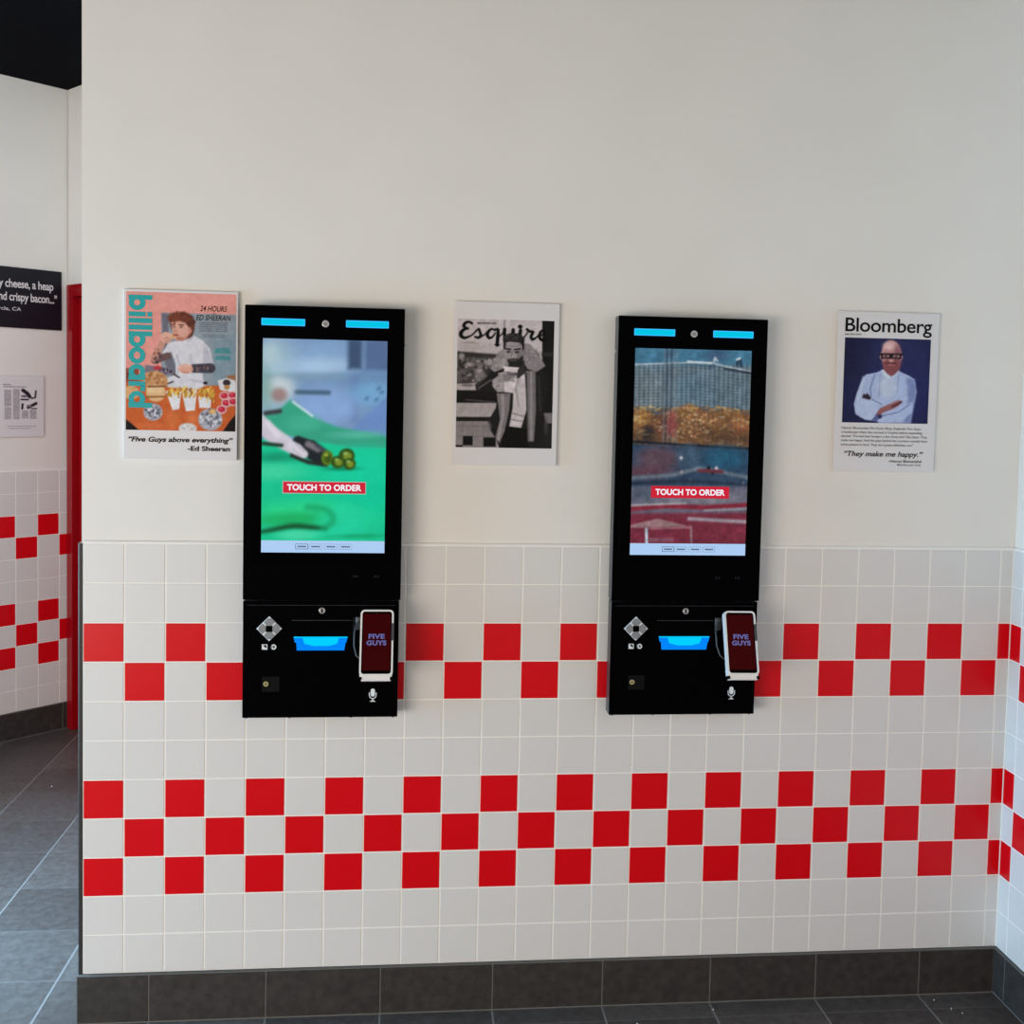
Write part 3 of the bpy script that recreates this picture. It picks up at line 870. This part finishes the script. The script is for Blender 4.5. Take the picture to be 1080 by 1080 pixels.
bm = bmesh.new()
tx3(bm, 'Bloomberg', 136, 684, 178, 84, bold=.012, spacing=.97)
tx3(bm, 'July 23rd 2014', 134, 236, 197, 11, bold=.012)
obj('masthead', bm, M['ink'], p3)
bm = bmesh.new()
for i, (s, xr) in enumerate((('Heston Blumenthal (Fat Duck, Bray, England): Five Guys,', 612), ('a hamburger chain that started in Virginia before expanding', 618),
                             ('abroad. "I\'ve had their burgers a few times and I like them. They', 650), ('make me happy. And the guys behind the counters actually have', 650),
                             ('some passion in food. They do a great milkshake, too."', 562))):
    tx3(bm, s, 106 - i * 1.2, xr, 796 + i * 26.2, 15, bold=.002, shear=.12 if i == 0 else 0)
obj('body_text', bm, M['ink_soft'], p3)
bm = bmesh.new()
tx3(bm, '-Heston Blumenthal', 402, 612, 1008, 16, bold=.014)
tx3(bm, 'Michelin-star Chef', 458, 608, 1030, 13, bold=.004)
obj('credit', bm, M['ink_soft'], p3)
bm = bmesh.new()
tx3(bm, '\u201cThey make me happy.\u201d', 120, 622, 968, 31, bold=.02, shear=.25)
obj('quote', bm, M['ink'], p3)


# ------------------------------------------------------------------ kiosks
YK = -0.055                      # face of the kiosks


def screen_board():
    cv = Canvas(126, 220, 741, 1222, 200, shear=-6, base=(118, 148, 186), yshear=16)
    cv.ell(330, 300, 260, 60, (128, 160, 196), 50).ell(190, 420, 90, 200, (158, 186, 194), 70, .9).ell(400, 360, 190, 40, (166, 194, 222), 35, .9)
    cv.rect(545, 225, 615, 375, (62, 82, 112), 18).rect(628, 225, 760, 385, (84, 106, 144), 20).ell(650, 420, 160, 36, (104, 138, 178), 25)
    cv.ell(340, 410, 240, 18, (120, 150, 170), 16, .7).ell(160, 300, 40, 60, (172, 196, 204), 30, .8)
    cv.rect(560, 400, 600, 640, (104, 130, 176), 20, .8).ell(660, 500, 110, 60, (112, 160, 200), 30, .9).poly([(755, 500), (590, 640), (560, 700), (755, 720)], (106, 138, 190), 10)
    cv.ell(430, 560, 160, 90, (132, 162, 208), 40, .9).line([(290, 486), (450, 490)], (72, 100, 122), 11, 9)
    for x, y in ((640, 520), (690, 525), (715, 490), (700, 470)): cv.ell(x, y, 13, 8, (80, 112, 150), 6, .8, -40)
    cv.ell(205, 470, 70, 60, (190, 200, 206), 30, .9).ell(205, 500, 40, 34, (148, 120, 118), 18, .9).ell(140, 470, 30, 90, (120, 160, 150), 30, .7)
    cv.poly([(120, 600), (185, 590), (260, 525), (300, 545), (385, 620), (500, 662), (755, 712), (755, 775), (560, 765), (380, 735), (200, 690)], (56, 158, 128), 10)
    cv.ell(330, 640, 80, 40, (70, 176, 144), 24, .8).ell(600, 700, 120, 18, (88, 182, 160), 14, .8).line([(275, 535), (370, 605)], (196, 214, 226), 6, 5)
    cv.line([(140, 590), (210, 580)], (58, 62, 66), 11, 8)
    cv.poly([(110, 715), (250, 735), (380, 730), (560, 762), (760, 768), (760, 1240), (110, 1240)], (28, 194, 142), 8)
    cv.ell(600, 860, 200, 90, (24, 200, 156), 60, .8).ell(200, 810, 110, 26, (22, 140, 104), 20, .8).ell(180, 880, 140, 40, (70, 208, 160), 30, .8).ell(640, 1000, 160, 90, (20, 196, 150), 60)
    cv.line([(110, 628), (165, 690), (240, 740), (305, 785)], (196, 190, 202), [34, 40, 36, 26], 8)
    cv.line([(150, 640), (200, 700)], (214, 208, 218), 14, 12).line([(130, 740), (220, 750)], (40, 60, 50), 9, 6)
    cv.line([(300, 730), (360, 770), (420, 810)], (34, 40, 44), [26, 46, 42], 6).line([(350, 745), (400, 770)], (120, 112, 120), 16, 9)
    cv.line([(392, 752), (430, 778)], (66, 74, 84), 9, 6)
    cv.line([(270, 800), (350, 835), (440, 850)], (40, 44, 40), 10, 8).ell(446, 815, 30, 38, (92, 120, 36), 5).ell(448, 816, 17, 24, (60, 84, 28), 4).ell(440, 800, 10, 8, (160, 170, 60), 3)
    cv.line([(270, 750), (295, 770), (330, 795)], (206, 202, 212), [22, 28, 20], 6).line([(290, 745), (330, 780)], (176, 168, 184), 3, 3).line([(275, 770), (310, 800)], (176, 168, 184), 3, 3)
    cv.ell(520, 870, 80, 10, (14, 120, 84), 8, .8)
    for x, y, r in ((542, 805, 40), (498, 836, 34), (556, 846, 32)):
        cv.ell(x, y, r, r * .92, (48, 78, 26), 4).ell(x + 4, y + 2, r * .55, r * .5, (118, 140, 44), 6).ell(x - 6, y - 12, r * .3, r * .2, (150, 176, 96), 4)
    y0 = 1080
    cv.ell(330, y0 + 10, 240, 60, (42, 206, 136), 40).ell(300, y0 + 40, 210, 34, (30, 170, 96), 24, .9).ell(520, y0 + 60, 120, 90, (36, 208, 160), 50, .8)
    cv.line([(120, y0 + 100), (200, y0 + 86), (280, y0 + 74), (370, y0 + 82), (440, y0 + 88)], (24, 84, 50), [8, 12, 14, 13, 5], 14, sp=True)
    cv.line([(430, y0 + 86), (470, y0 + 60), (470, y0 + 20), (430, y0 - 10), (350, y0 - 20)], (26, 156, 100), 14, 20, .8, sp=True)
    cv.ell(300, y0 + 118, 100, 24, (72, 214, 166), 14, .9).ell(600, y0 + 130, 120, 10, (20, 150, 100), 10, .7)
    return cv.soft(1.1, .010, 22, 1.5)


def screen_fries():  # reflections on the glass are painted into the displayed image
    cv = Canvas(143, 237, 739, 1234, 200, shear=-26, base=(58, 78, 96), yshear=10)
    cv.rect(100, 220, 760, 330, (66, 112, 138), 14).rect(100, 325, 760, 560, (98, 116, 126), 20).ell(560, 270, 60, 30, (58, 84, 110), 20)
    cv.ell(430, 440, 120, 70, (92, 122, 136), 40, .8).ell(210, 470, 90, 110, (118, 126, 128), 40, .7).rect(520, 300, 545, 340, (60, 84, 106), 10)
    for i in range(26): cv.line([(140 + i * 24, 315), (138 + i * 24, 560)], (58, 78, 92), 2.3, 1.5, .75)
    for i in range(16): cv.line([(120, 325 + i * 16), (420, 318 + i * 16), (760, 352 + i * 16)], (54, 72, 86), 2.2, 1.5, .7)
    for i in range(25): cv.line([(152 + i * 24, 320), (150 + i * 24, 540)], (150, 160, 164), 1.6, 1, .55)
    cv.line([(120, 322), (350, 312), (530, 308), (600, 326), (750, 356)], (158, 170, 178), 4, 2).line([(410, 304), (530, 312)], (196, 204, 208), 5, 2)
    cv.line([(600, 340), (750, 362)], (40, 46, 58), 5, 3).line([(545, 300), (550, 284), (562, 300)], (170, 182, 190), 5, 2)
    cv.line([(664, 320), (668, 292), (682, 292), (684, 326)], (40, 56, 74), 7, 3).line([(662, 292), (678, 286)], (190, 200, 206), 5, 2)
    # fries
    cv.poly([(100, 560), (200, 555), (260, 590), (330, 550), (420, 520), (520, 560), (620, 540), (760, 580), (760, 745), (120, 720)], (150, 100, 62), 16)
    cv.ell(170, 590, 36, 44, (204, 142, 62), 10, .8).ell(205, 670, 36, 40, (50, 46, 50), 16, .9).ell(300, 630, 50, 60, (140, 74, 60), 20, .8).ell(680, 640, 46, 50, (190, 108, 64), 20, .8)
    cols = [(206, 168, 96), (170, 122, 58), (222, 196, 140), (140, 90, 46), (92, 60, 42), (184, 140, 76), (110, 84, 60)]
    for i in range(330):
        x = rng.uniform(130, 740); y = rng.uniform(535, 728) + (25 if x > 600 else 0) * rng.uniform(0, 1)
        if 195 < x < 255 and y > 610 and i % 4: continue
        a = rng.uniform(-.7, .7); l = rng.uniform(5, 20)
        cv.line([(x - l, y - l * a), (x + l, y + l * a)], cols[i % 7], 3.6, 3, .7)
    for i in range(34): cv.line([(130, 540 + i * 6), (750, 556 + i * 6)], (60, 54, 54), 1.4, 1, .5)
    for i in range(26): cv.line([(134 + i * 24, 540), (130 + i * 24, 735)], (64, 60, 62), 1.6, 1.2, .5)
    cv.ell(640, 700, 200, 40, (52, 40, 40), 40, .5).ell(170, 700, 90, 30, (52, 44, 46), 30, .5)
    for i in range(120):
        t, q = rng.uniform(0, 6.28), math.sqrt(rng.uniform(0, 1))
        cv.ell(400 + 150 * q * math.cos(t), 620 + 80 * q * math.sin(t), rng.uniform(2.5, 6), rng.uniform(2, 4.5), [(236, 206, 150), (250, 232, 196), (210, 150, 90), (190, 90, 70)][i % 4], 3, .75)
    for x in (292, 316, 340, 358): cv.line([(x, 240), (x - 8, 730)], (104, 110, 120), 3.4, 2, .75)
    for x in (304, 328): cv.line([(x, 240), (x - 8, 730)], (48, 62, 78), 4, 2, .7)
    cv.ell(330, 620, 26, 60, (160, 60, 62), 16, .55)
    cv.line([(205, 718), (335, 725), (460, 730)], (206, 190, 170), 4, 2, .8).line([(120, 712), (760, 752)], (28, 34, 44), 6, 4)
    # lower part: dim counter
    cv.poly([(100, 725), (760, 760), (760, 960), (100, 940)], (48, 66, 88), 10).ell(260, 800, 110, 60, (92, 70, 80), 30, .9).ell(600, 800, 110, 60, (38, 84, 110), 40, .9)
    cv.ell(420, 790, 60, 60, (60, 80, 100), 30).ell(200, 870, 130, 34, (92, 62, 74), 22, .9).line([(120, 900), (330, 885), (470, 850), (590, 870), (750, 905)], (96, 108, 122), 10, 9)
    for x, y, v in ((378, 797, 190), (380, 870, 150), (520, 850, 20), (560, 850, 200), (500, 862, 24), (540, 872, 16), (700, 932, 130), (425, 915, 110)): cv.ell(x, y, 8, 9, (v, v * .95, v * .97), 5)
    cv.line([(470, 862), (590, 868)], (104, 52, 62), 9, 6).line([(100, 930), (400, 915), (750, 940)], (40, 52, 70), 8, 8)
    cv.poly([(100, 945), (760, 945), (760, 1100), (100, 1100)], (96, 96, 112), 16).ell(500, 1010, 200, 30, (120, 116, 126), 20, .8).ell(200, 980, 90, 30, (80, 88, 104), 20)
    cv.line([(100, 1060), (300, 1044), (500, 1052), (750, 1040)], (126, 40, 56), 12, 8).line([(100, 1040), (400, 1030)], (150, 146, 152), 5, 4).line([(500, 1068), (750, 1058)], (136, 134, 142), 6, 4)
    cv.rect(80, 1080, 760, 1250, (112, 44, 60), 14).poly([(120, 1140), (260, 1108), (420, 1150), (120, 1156)], (140, 108, 112), 4).line([(420, 1110), (740, 1130)], (150, 140, 150), 9, 8)
    cv.line([(200, 1162), (202, 1240)], (176, 196, 214), 7, 3).line([(430, 1150), (432, 1240)], (140, 112, 120), 5, 4).line([(210, 1160), (430, 1156)], (150, 100, 108), 4, 3)
    cv.greek(215, 340, [1218], 20, (136, 110, 122), .7, 6)
    cv.ell(440, 640, 420, 40, (40, 30, 30), 60, .18)
    return cv.soft(.9, .05, 10, 4)


def make_kiosk(xc, label, cv, edge):
    k = tag(empty('order_kiosk', (xc, 0, 0.854)), label, 'kiosk', 'self-order kiosks on the tiled wall')
    zz = lambda z: z - 0.854
    # housings
    bm = bmesh.new(); box(bm, -.2075, .2085, YK, -.008, zz(1.1725), zz(1.9510), bevel=.0022, mi=0)
    for f in bm.faces:
        if abs(f.calc_center_median().y - YK) > .004: f.material_index = 1
    obj('screen_housing', bm, [M['black'], M['black_side']], k)
    bm = bmesh.new(); box(bm, -.2065, .2050, YK + .001, -.008, 0, zz(1.1695), bevel=.0022, mi=0)
    for f in bm.faces:
        if abs(f.calc_center_median().y - YK) > .005: f.material_index = 1
    low = obj('lower_housing', bm, [M['black'], M['black_side']], k)
    bm = bmesh.new(); box(bm, -.15, .15, -.008, 0.0, zz(.90), zz(1.30)); box(bm, -.15, .15, -.008, .008, zz(1.36), zz(1.90))
    obj('wall_bracket', bm, M['black'], k)
    # screen
    sx0, sx1, sz0, sz1, zs = -.1603, .1637, zz(1.3000), zz(1.8645), zz(1.3320)
    bm = bmesh.new(); box(bm, -.1900, .1920, YK - .0012, YK, zz(1.2700), zz(1.9420), bevel=.0005)
    obj('front_glass', bm, M['glass_black'], k)
    sc = picture('screen', cv, sx0, sx1, zs, sz1, YK - .0016, k, True, 1.0)
    yb = YK - .0016
    bm = bmesh.new(); box(bm, sx0, sx1, yb, YK - .0012, sz0, zs)
    stp = obj('menu_strip', bm, M['scr_strip'], sc)
    bm = bmesh.new()
    xs = sx0 + np.array([290, 358, 434, 508]) / 615 * (sx1 - sx0) - 126 / 615 * (sx1 - sx0) + .0028
    for i, x in enumerate(xs):
        w = .0335; z0, z1 = sz0 + .0090, sz0 + .0235
        t = .0012 if i == 0 else .0005
        ring(bm, rounded(x, x + w, z0, z1, .002), rounded(x + t, x + w - t, z0 + t, z1 - t, .0015), yb - .0006, yb, 0)
        for q in range(5):                                   # unreadable small print on the strip's buttons
            box(bm, x + .006 + q * .0046, x + .0096 + q * .0046, yb - .0006, yb, z0 + .0052, z0 + .0092)
    obj('strip_buttons', bm, M['scr_ink'], sc)
    bx0, bx1, bz0, bz1 = -.1045, .1110, zz(1.4590), zz(1.4885)
    bm = bmesh.new()
    box(bm, bx0, bx1, yb - .0008, yb - .0002, bz0, bz1, mi=0)
    box(bm, bx0 - .0016, bx1 + .0016, yb - .0005, yb - .0001, bz0 - .0016, bz1 + .0016, mi=1 if edge else 0)
    obj('order_button', bm, [M['scr_red'], M['printed_edge']], sc)
    bm = bmesh.new()
    text(bm, 'TOUCH TO ORDER', bx0 + .0105, bx1 - .0105, bz0 + .0074, .0150, yb - .0012, bold=.035, spacing=1.02)
    obj('button_lettering', bm, M['scr_white'], sc)
    # light bars and camera
    for a, b in ((-.1645, -.0520), (.0545, .1665)):
        bm = bmesh.new()
        z0, z1 = zz(1.8985), zz(1.9170)
        box(bm, a + .0018, b - .0018, YK - .0022, YK - .0010, z0 + .0018, z1 - .0018, mi=0)
        ring(bm, rounded(a, b, z0, z1, .0015, 3), rounded(a + .0022, b - .0022, z0 + .0022, z1 - .0022, .001, 3), YK - .0030, YK - .0010, 1)
        obj('light_bar', bm, [M['cyan_light'], M['cyan_rim']], k)
    bm = bmesh.new()
    prism(bm, circle_pts(.0010, zz(1.9062), .0095), YK - .0030, YK - .001, 0, bevel=.0006)
    prism(bm, circle_pts(.0010, zz(1.9062), .0050, 20), YK - .0036, YK - .0029, 1)
    obj('camera', bm, [M['chrome'], M['grey_key']], k)
    for xs_ in ((.083, .0885, .094), (.1385, .144, .1495)):
        bm = bmesh.new()
        for x in xs_:
            for z in (1.2352, 1.2385):
                prism(bm, circle_pts(x, zz(z), .0010, 10), YK - .0004, YK + .001)
        obj('speaker_holes', bm, M['dark_line'], k)
    for s in (-1, 1):
        bm = bmesh.new()
        box(bm, .2080 if s > 0 else -.2100, .2105 if s > 0 else -.2070, YK + .024, YK + .034, zz(1.8520), zz(1.8600), bevel=.0008)
        obj('side_latch', bm, M['chrome'], k)
    # lower unit
    YL = YK + .001
    bm = bmesh.new()
    box(bm, -.196, .196, YL - .0006, YL, zz(1.1580), zz(1.1588)); box(bm, -.078, .081, YL - .0025, YL, zz(1.1172), zz(1.1188), bevel=.0004)
    box(bm, .0845, .0855, YL - .0006, YL, zz(1.080), zz(1.125))
    obj('panel_seams', bm, M['dark_line'], low)
    bm = bmesh.new()
    prism(bm, circle_pts(.0010, zz(1.1442), .0085), YL - .0030, YL, 0, bevel=.0008)
    box(bm, -.0010, .0030, YL - .0035, YL - .0028, zz(1.1385), zz(1.1500), mi=1)
    obj('lock', bm, [M['chrome'], M['black']], low)
    # receipt chute
    bm = bmesh.new()
    prism(bm, [(-.0720, zz(1.0725)), (-.0700, zz(1.0605)), (-.0655, zz(1.0580)), (-.0640, zz(1.0380)), (.0610, zz(1.0380)), (.0640, zz(1.0580)),
               (.0665, zz(1.0605)), (.0690, zz(1.0730))][::-1], YL - .0060, YL, 0)
    c = prism(bm, [(-.049, zz(1.0715)), (-.044, zz(1.0560)), (-.020, zz(1.0500)), (.018, zz(1.0500)), (.042, zz(1.0560)), (.047, zz(1.0715))][::-1], YL - .0072, YL - .0058, 1)
    box(bm, -.0722, .0692, YL - .0078, YL, zz(1.0722), zz(1.0736), mi=1)
    obj('receipt_slot', bm, [M['blue_light'], M['blue_core']], low)
    # navigation pad: four grey keys round a black centre
    cx, cz, h = -.1372, zz(1.0955), .0335
    bm = bmesh.new()
    prism(bm, [(cx + h, cz), (cx, cz + h), (cx - h, cz), (cx, cz - h)], YL - .0028, YL, 0, bevel=.001)
    pad = obj('navigation_pad', bm, M['icon_white'], low)
    s_, g_ = .0085, .0021
    for q in range(4):
        t = math.radians(90 * q)
        R_ = lambda x, z: (cx + x * math.cos(t) - z * math.sin(t), cz + x * math.sin(t) + z * math.cos(t))
        hh = h - .002
        key = [(hh - .003, .003), (hh / 2 + g_ * .9, hh / 2 - g_ * .9), (s_ + .0006, s_ - g_), (s_ + .0006, -s_ + g_), (hh / 2 + g_ * .9, -hh / 2 + g_ * .9), (hh - .003, -.003), (hh - .0045, 0)]
        bm = bmesh.new()
        prism(bm, [R_(*p) for p in key], YL - .0042, YL - .0026, 0)
        obj('arrow_key', bm, M['grey_key'], pad)
    bm = bmesh.new(); box(bm, cx - s_, cx + s_, YL - .0044, YL - .0026, cz - s_, cz + s_, bevel=.0006)
    obj('centre_key', bm, M['black'], pad)
    # pictograms
    bm = bmesh.new()
    ax, az = -.1490, zz(1.0460)
    ring(bm, [(ax - .0072, az - .0072), (ax + .0072, az - .0072), (ax + .0072, az + .0072), (ax - .0072, az + .0072)],
         [(ax - .0050, az - .0050), (ax + .0050, az - .0050), (ax + .0050, az + .0050), (ax - .0050, az + .0050)], YL - .0006, YL)
    prism(bm, [(ax - .005, az - .005), (ax + .005, az - .005), (ax - .005, az + .005)], YL - .0006, YL)
    bx = -.1255
    ring(bm, circle_pts(bx, az, .0072, 24), circle_pts(bx, az, .0036, 24), YL - .0006, YL)
    box(bm, bx - .0062, bx - .0010, YL - .0006, YL, az - .0030, az + .0034)
    obj('pictograms', bm, M['icon_white'], low)
    # headphone socket
    bm = bmesh.new()
    box(bm, -.1545, -.1090, YL - .0012, YL, zz(.9250), zz(.9660), bevel=.0006, mi=0)
    ring(bm, circle_pts(-.1445, zz(.9470), .0068, 20), circle_pts(-.1445, zz(.9470), .0026, 20), YL - .0042, YL, 1)
    obj('headphone_socket', bm, [M['plate'], M['brass']], low)
    # microphone pictogram
    bm = bmesh.new()
    mx, mz = .1383, zz(.9155)
    prism(bm, rounded(mx - .0058, mx + .0058, mz - .0050, mz + .0165, .0056, 5), YL - .0006, YL, 0)
    n = 16
    pa = [(mx + .0102 * math.cos(math.pi + math.pi * i / n), mz - .001 + .0105 * math.sin(math.pi + math.pi * i / n)) for i in range(n + 1)]
    pb = [(mx + .0080 * math.cos(math.pi + math.pi * i / n), mz - .001 + .0084 * math.sin(math.pi + math.pi * i / n)) for i in range(n + 1)]
    pa = [(mx - .0102, mz + .006)] + pa + [(mx + .0102, mz + .006)]; pb = [(mx - .0080, mz + .006)] + pb + [(mx + .0080, mz + .006)]
    for i in range(len(pa) - 1):
        prism(bm, [pa[i], pa[i + 1], pb[i + 1], pb[i]], YL - .0006, YL, 0)
    box(bm, mx - .0016, mx + .0016, YL - .0006, YL, mz - .0165, mz - .0105)
    prism(bm, [(mx - .0080, mz - .0190), (mx + .0080, mz - .0190), (mx + .0030, mz - .0155), (mx - .0030, mz - .0155)], YL - .0006, YL, 0)
    obj('microphone_pictogram', bm, M['icon_white'], low)
    # little bright feet along the lower edge
    for x in (-.1965, -.0825, .0800, .1925):
        bm = bmesh.new(); box(bm, x - .003, x + .003, YK + .004, YK + .012, -.0022, .0010, bevel=.0008)
        obj('edge_tab', bm, M['chrome'], low)
    return k


M['printed_edge'] = mat('lit_pale_border', (0.05, 0.05, 0.05), 0.4, 0.2, emit=(0.42, 0.42, 0.42), strength=1.0)
K1X, K2X = 0.6330, 1.6243
make_kiosk(K1X, 'black order kiosk with green chopping board on its screen, between two posters', screen_board(), True)
make_kiosk(K2X, 'black order kiosk with a fryer basket of chips on its darker screen', screen_fries(), False)


def make_terminal(x, z, label, tilt, roll):
    """Card terminal in a white case, leaning out of the kiosk on a bracket arm; origin at the middle of its back."""
    t = tag(empty('card_terminal', (x, -.108, z)), label, 'card terminal', 'card terminals on the kiosks')
    t.rotation_euler = (math.radians(-tilt), math.radians(roll), 0)
    W, H = .0435, .0860
    bm = bmesh.new()
    ring(bm, rounded(-W, W, -H, H, .011), rounded(-W + .0046, W - .0046, -H + .0050, H - .0046, .0075), -.0120, .0060, 0)
    prism(bm, rounded(-W + .0005, W - .0005, -H + .0005, H - .0005, .0105), .002, .010, 0)
    prism(bm, [(-W + .0055, -H - .0125), (W - .0055, -H - .0125), (W - .0030, -H - .003), (W, -H + .012), (-W, -H + .012), (-W + .002, -H - .006)], -.0075, .012, 0)
    case = obj('protective_case', bm, M['white_plastic'], t)
    bm = bmesh.new(); prism(bm, rounded(-W + .0046, W - .0046, -H + .0050, H - .0046, .0075), -.0095, .002, 0)
    obj('front_glass', bm, M['glass_black'], t)
    bm = bmesh.new(); box(bm, -W + .0075, W - .0075, -.0100, -.0094, -H + .014, H - .010)
    sc = obj('screen', bm, M['term_screen'], t)
    bm = bmesh.new()
    text(bm, 'FIVE', -.0215, .0205, .0105, .0115, -.0104, bold=.04, spacing=1.05)
    text(bm, 'GUYS', -.0265, .0255, -.0065, .0115, -.0104, bold=.04, spacing=1.05)
    obj('screen_lettering', bm, M['term_text'], sc)
    bm = bmesh.new(); box(bm, W - .0052, W + .0016, -.0126, .004, .0050, .0510, bevel=.0015)
    obj('side_key', bm, M['black_side'], t)
    for s in (-1, 1):
        bm = bmesh.new(); box(bm, s * (W - .0030) - .0042, s * (W - .0030) + .0042, -.0095, .012, -H - .0105, -H - .0020, bevel=.002)
        obj('corner_bumper', bm, M['black'], t)
    bm = bmesh.new(); prism(bm, circle_pts(0, H - .0085, .0012, 12), -.0102, -.0090)
    obj('front_camera', bm, M['dark_line'], t)
    # arm back to the kiosk and the lead beside it (undo the tilt so that the arm meets the kiosk squarely)
    inv = t.rotation_euler.to_matrix().to_4x4().inverted()
    bm = bmesh.new()
    box(bm, -.022, .022, .004, .0525, -.028, .034, bevel=.002, M=inv)
    obj('bracket_arm', bm, M['black_side'], t)
    bm = bmesh.new()
    pts = [(-.040, .048, .050), (-.056, .040, .044), (-.0605, .028, .020), (-.060, .018, -.012), (-.053, .008, -.036), (-.040, .004, -.046)]
    pp = []
    for i in range(len(pts) - 1):
        for q in range(4):
            pp.append(Vector(pts[i]).lerp(Vector(pts[i + 1]), q / 4))
    pp.append(Vector(pts[-1]))
    tube(bm, [inv @ p for p in pp], .0022, 8)
    box(bm, -.058, -.040, .0435, .0525, .025, .060, bevel=.002, M=inv)
    obj('lead', bm, M['black_side'], t, smooth=True)
    return t


make_terminal(0.7815, 1.0690, 'white-cased card terminal leaning out of the kiosk with the green chopping board screen', 20, 0)
make_terminal(1.7660, 1.0670, 'white-cased card terminal leaning out of the kiosk with the fryer basket screen', 20, 0.5)

# crumbs on the floor tiles
for i, (x, y, r) in enumerate(((2.402, -.038, .0022), (2.430, -.084, .0022), (2.452, -.105, .0018), (1.512, -.098, .0022), (1.742, -.045, .0020), (-.657, 1.753, .0034))):
    bm = bmesh.new()
    bmesh.ops.create_icosphere(bm, subdivisions=2, radius=r)
    for v in bm.verts:
        v.co *= 1 + random.uniform(-.25, .25); v.co.z *= .55
    zmin = min(v.co.z for v in bm.verts)
    for v in bm.verts: v.co.z -= zmin
    o = obj('crumb', bm, M['crumb'])
    o.location = (x, y, 0)
    lab = 'tiny white crumb on the dark floor tiles in front of the skirting' if y < 0 else 'tiny white crumb on the floor of the passage left of the tiled wall'
    tag(o, lab, 'crumb', 'crumbs on the floor' if y < 0 else None)

# ------------------------------------------------------------------ light
w = bpy.data.worlds.new('daylight'); scene.world = w
w.use_nodes = True
bg = w.node_tree.nodes['Background']
bg.inputs['Color'].default_value = (1.0, 0.925, 0.83, 1)
bg.inputs['Strength'].default_value = 0.82


def area(name, loc, target, sx, sy, power, color):
    l = bpy.data.lights.new(name, 'AREA')
    l.shape = 'RECTANGLE'; l.size = sx; l.size_y = sy; l.energy = power; l.color = color
    o = bpy.data.objects.new(name, l)
    o.location = loc
    o.rotation_euler = (Vector(target) - Vector(loc)).to_track_quat('-Z', 'Y').to_euler()
    return link(o)


area('unseen_ceiling_lamp', (1.5, -2.2, 3.15), (1.7, -1.2, 0), 1.4, 1.2, 5, (1.0, 0.93, 0.85))
area('unseen_ceiling_lamp', (-0.42, 0.42, 3.15), (-1.0, 1.6, 0.4), 0.7, 0.7, 31, (0.84, 0.92, 1.0))  # unseen lamp, placed and tinted to brighten the far walls
d = area('cool_side_fill', (-3.9, -0.7, 1.0), (0.0, -0.7, 0.7), 1.4, 2.0, 78, (0.19, 0.60, 1.0))  # added unseen area light, no modelled door; turns the right wall bluish
d.data.spread = math.radians(105)
area('warm_front_fill', (-2.6, -4.2, 0.8), (0.6, 0.0, 0.2), 2.8, 1.6, 135, (1.0, 0.885, 0.75))  # added unseen area light that brightens the main wall from low front left
d = area('passage_floor_fill', (-1.6, 0.22, 1.7), (-0.55, 0.30, 0), 0.4, 0.4, 28, (0.40, 0.70, 1.0))  # added light hung in the passage, aimed to tint its floor blue
d.data.spread = math.radians(75)

# ------------------------------------------------------------------ camera
cam = bpy.data.cameras.new('camera')
co = bpy.data.objects.new('camera', cam); link(co)
R_ = Vector((0.99515795, -0.09594957, 0.02131519)); U_ = Vector((-0.01623873, 0.053381, 0.99844217)); F_ = Vector((0.09693792, 0.9939538, -0.05156443))
m4 = Matrix((R_, U_, -F_)).transposed().to_4x4()
m4.translation = (0.86063, -2.85997, 1.72388)
co.matrix_world = m4
cam.sensor_fit = 'HORIZONTAL'; cam.sensor_width = 36
cam.lens = 1104.404 / 1080 * 36
cam.shift_y = -64.03 / 1080
cam.clip_start = 0.05
scene.camera = co
vs_ = scene.view_settings
vs_.view_transform = 'Standard'; vs_.look = 'None'; vs_.exposure = 0.0; vs_.gamma = 1.0; vs_.use_curve_mapping = False
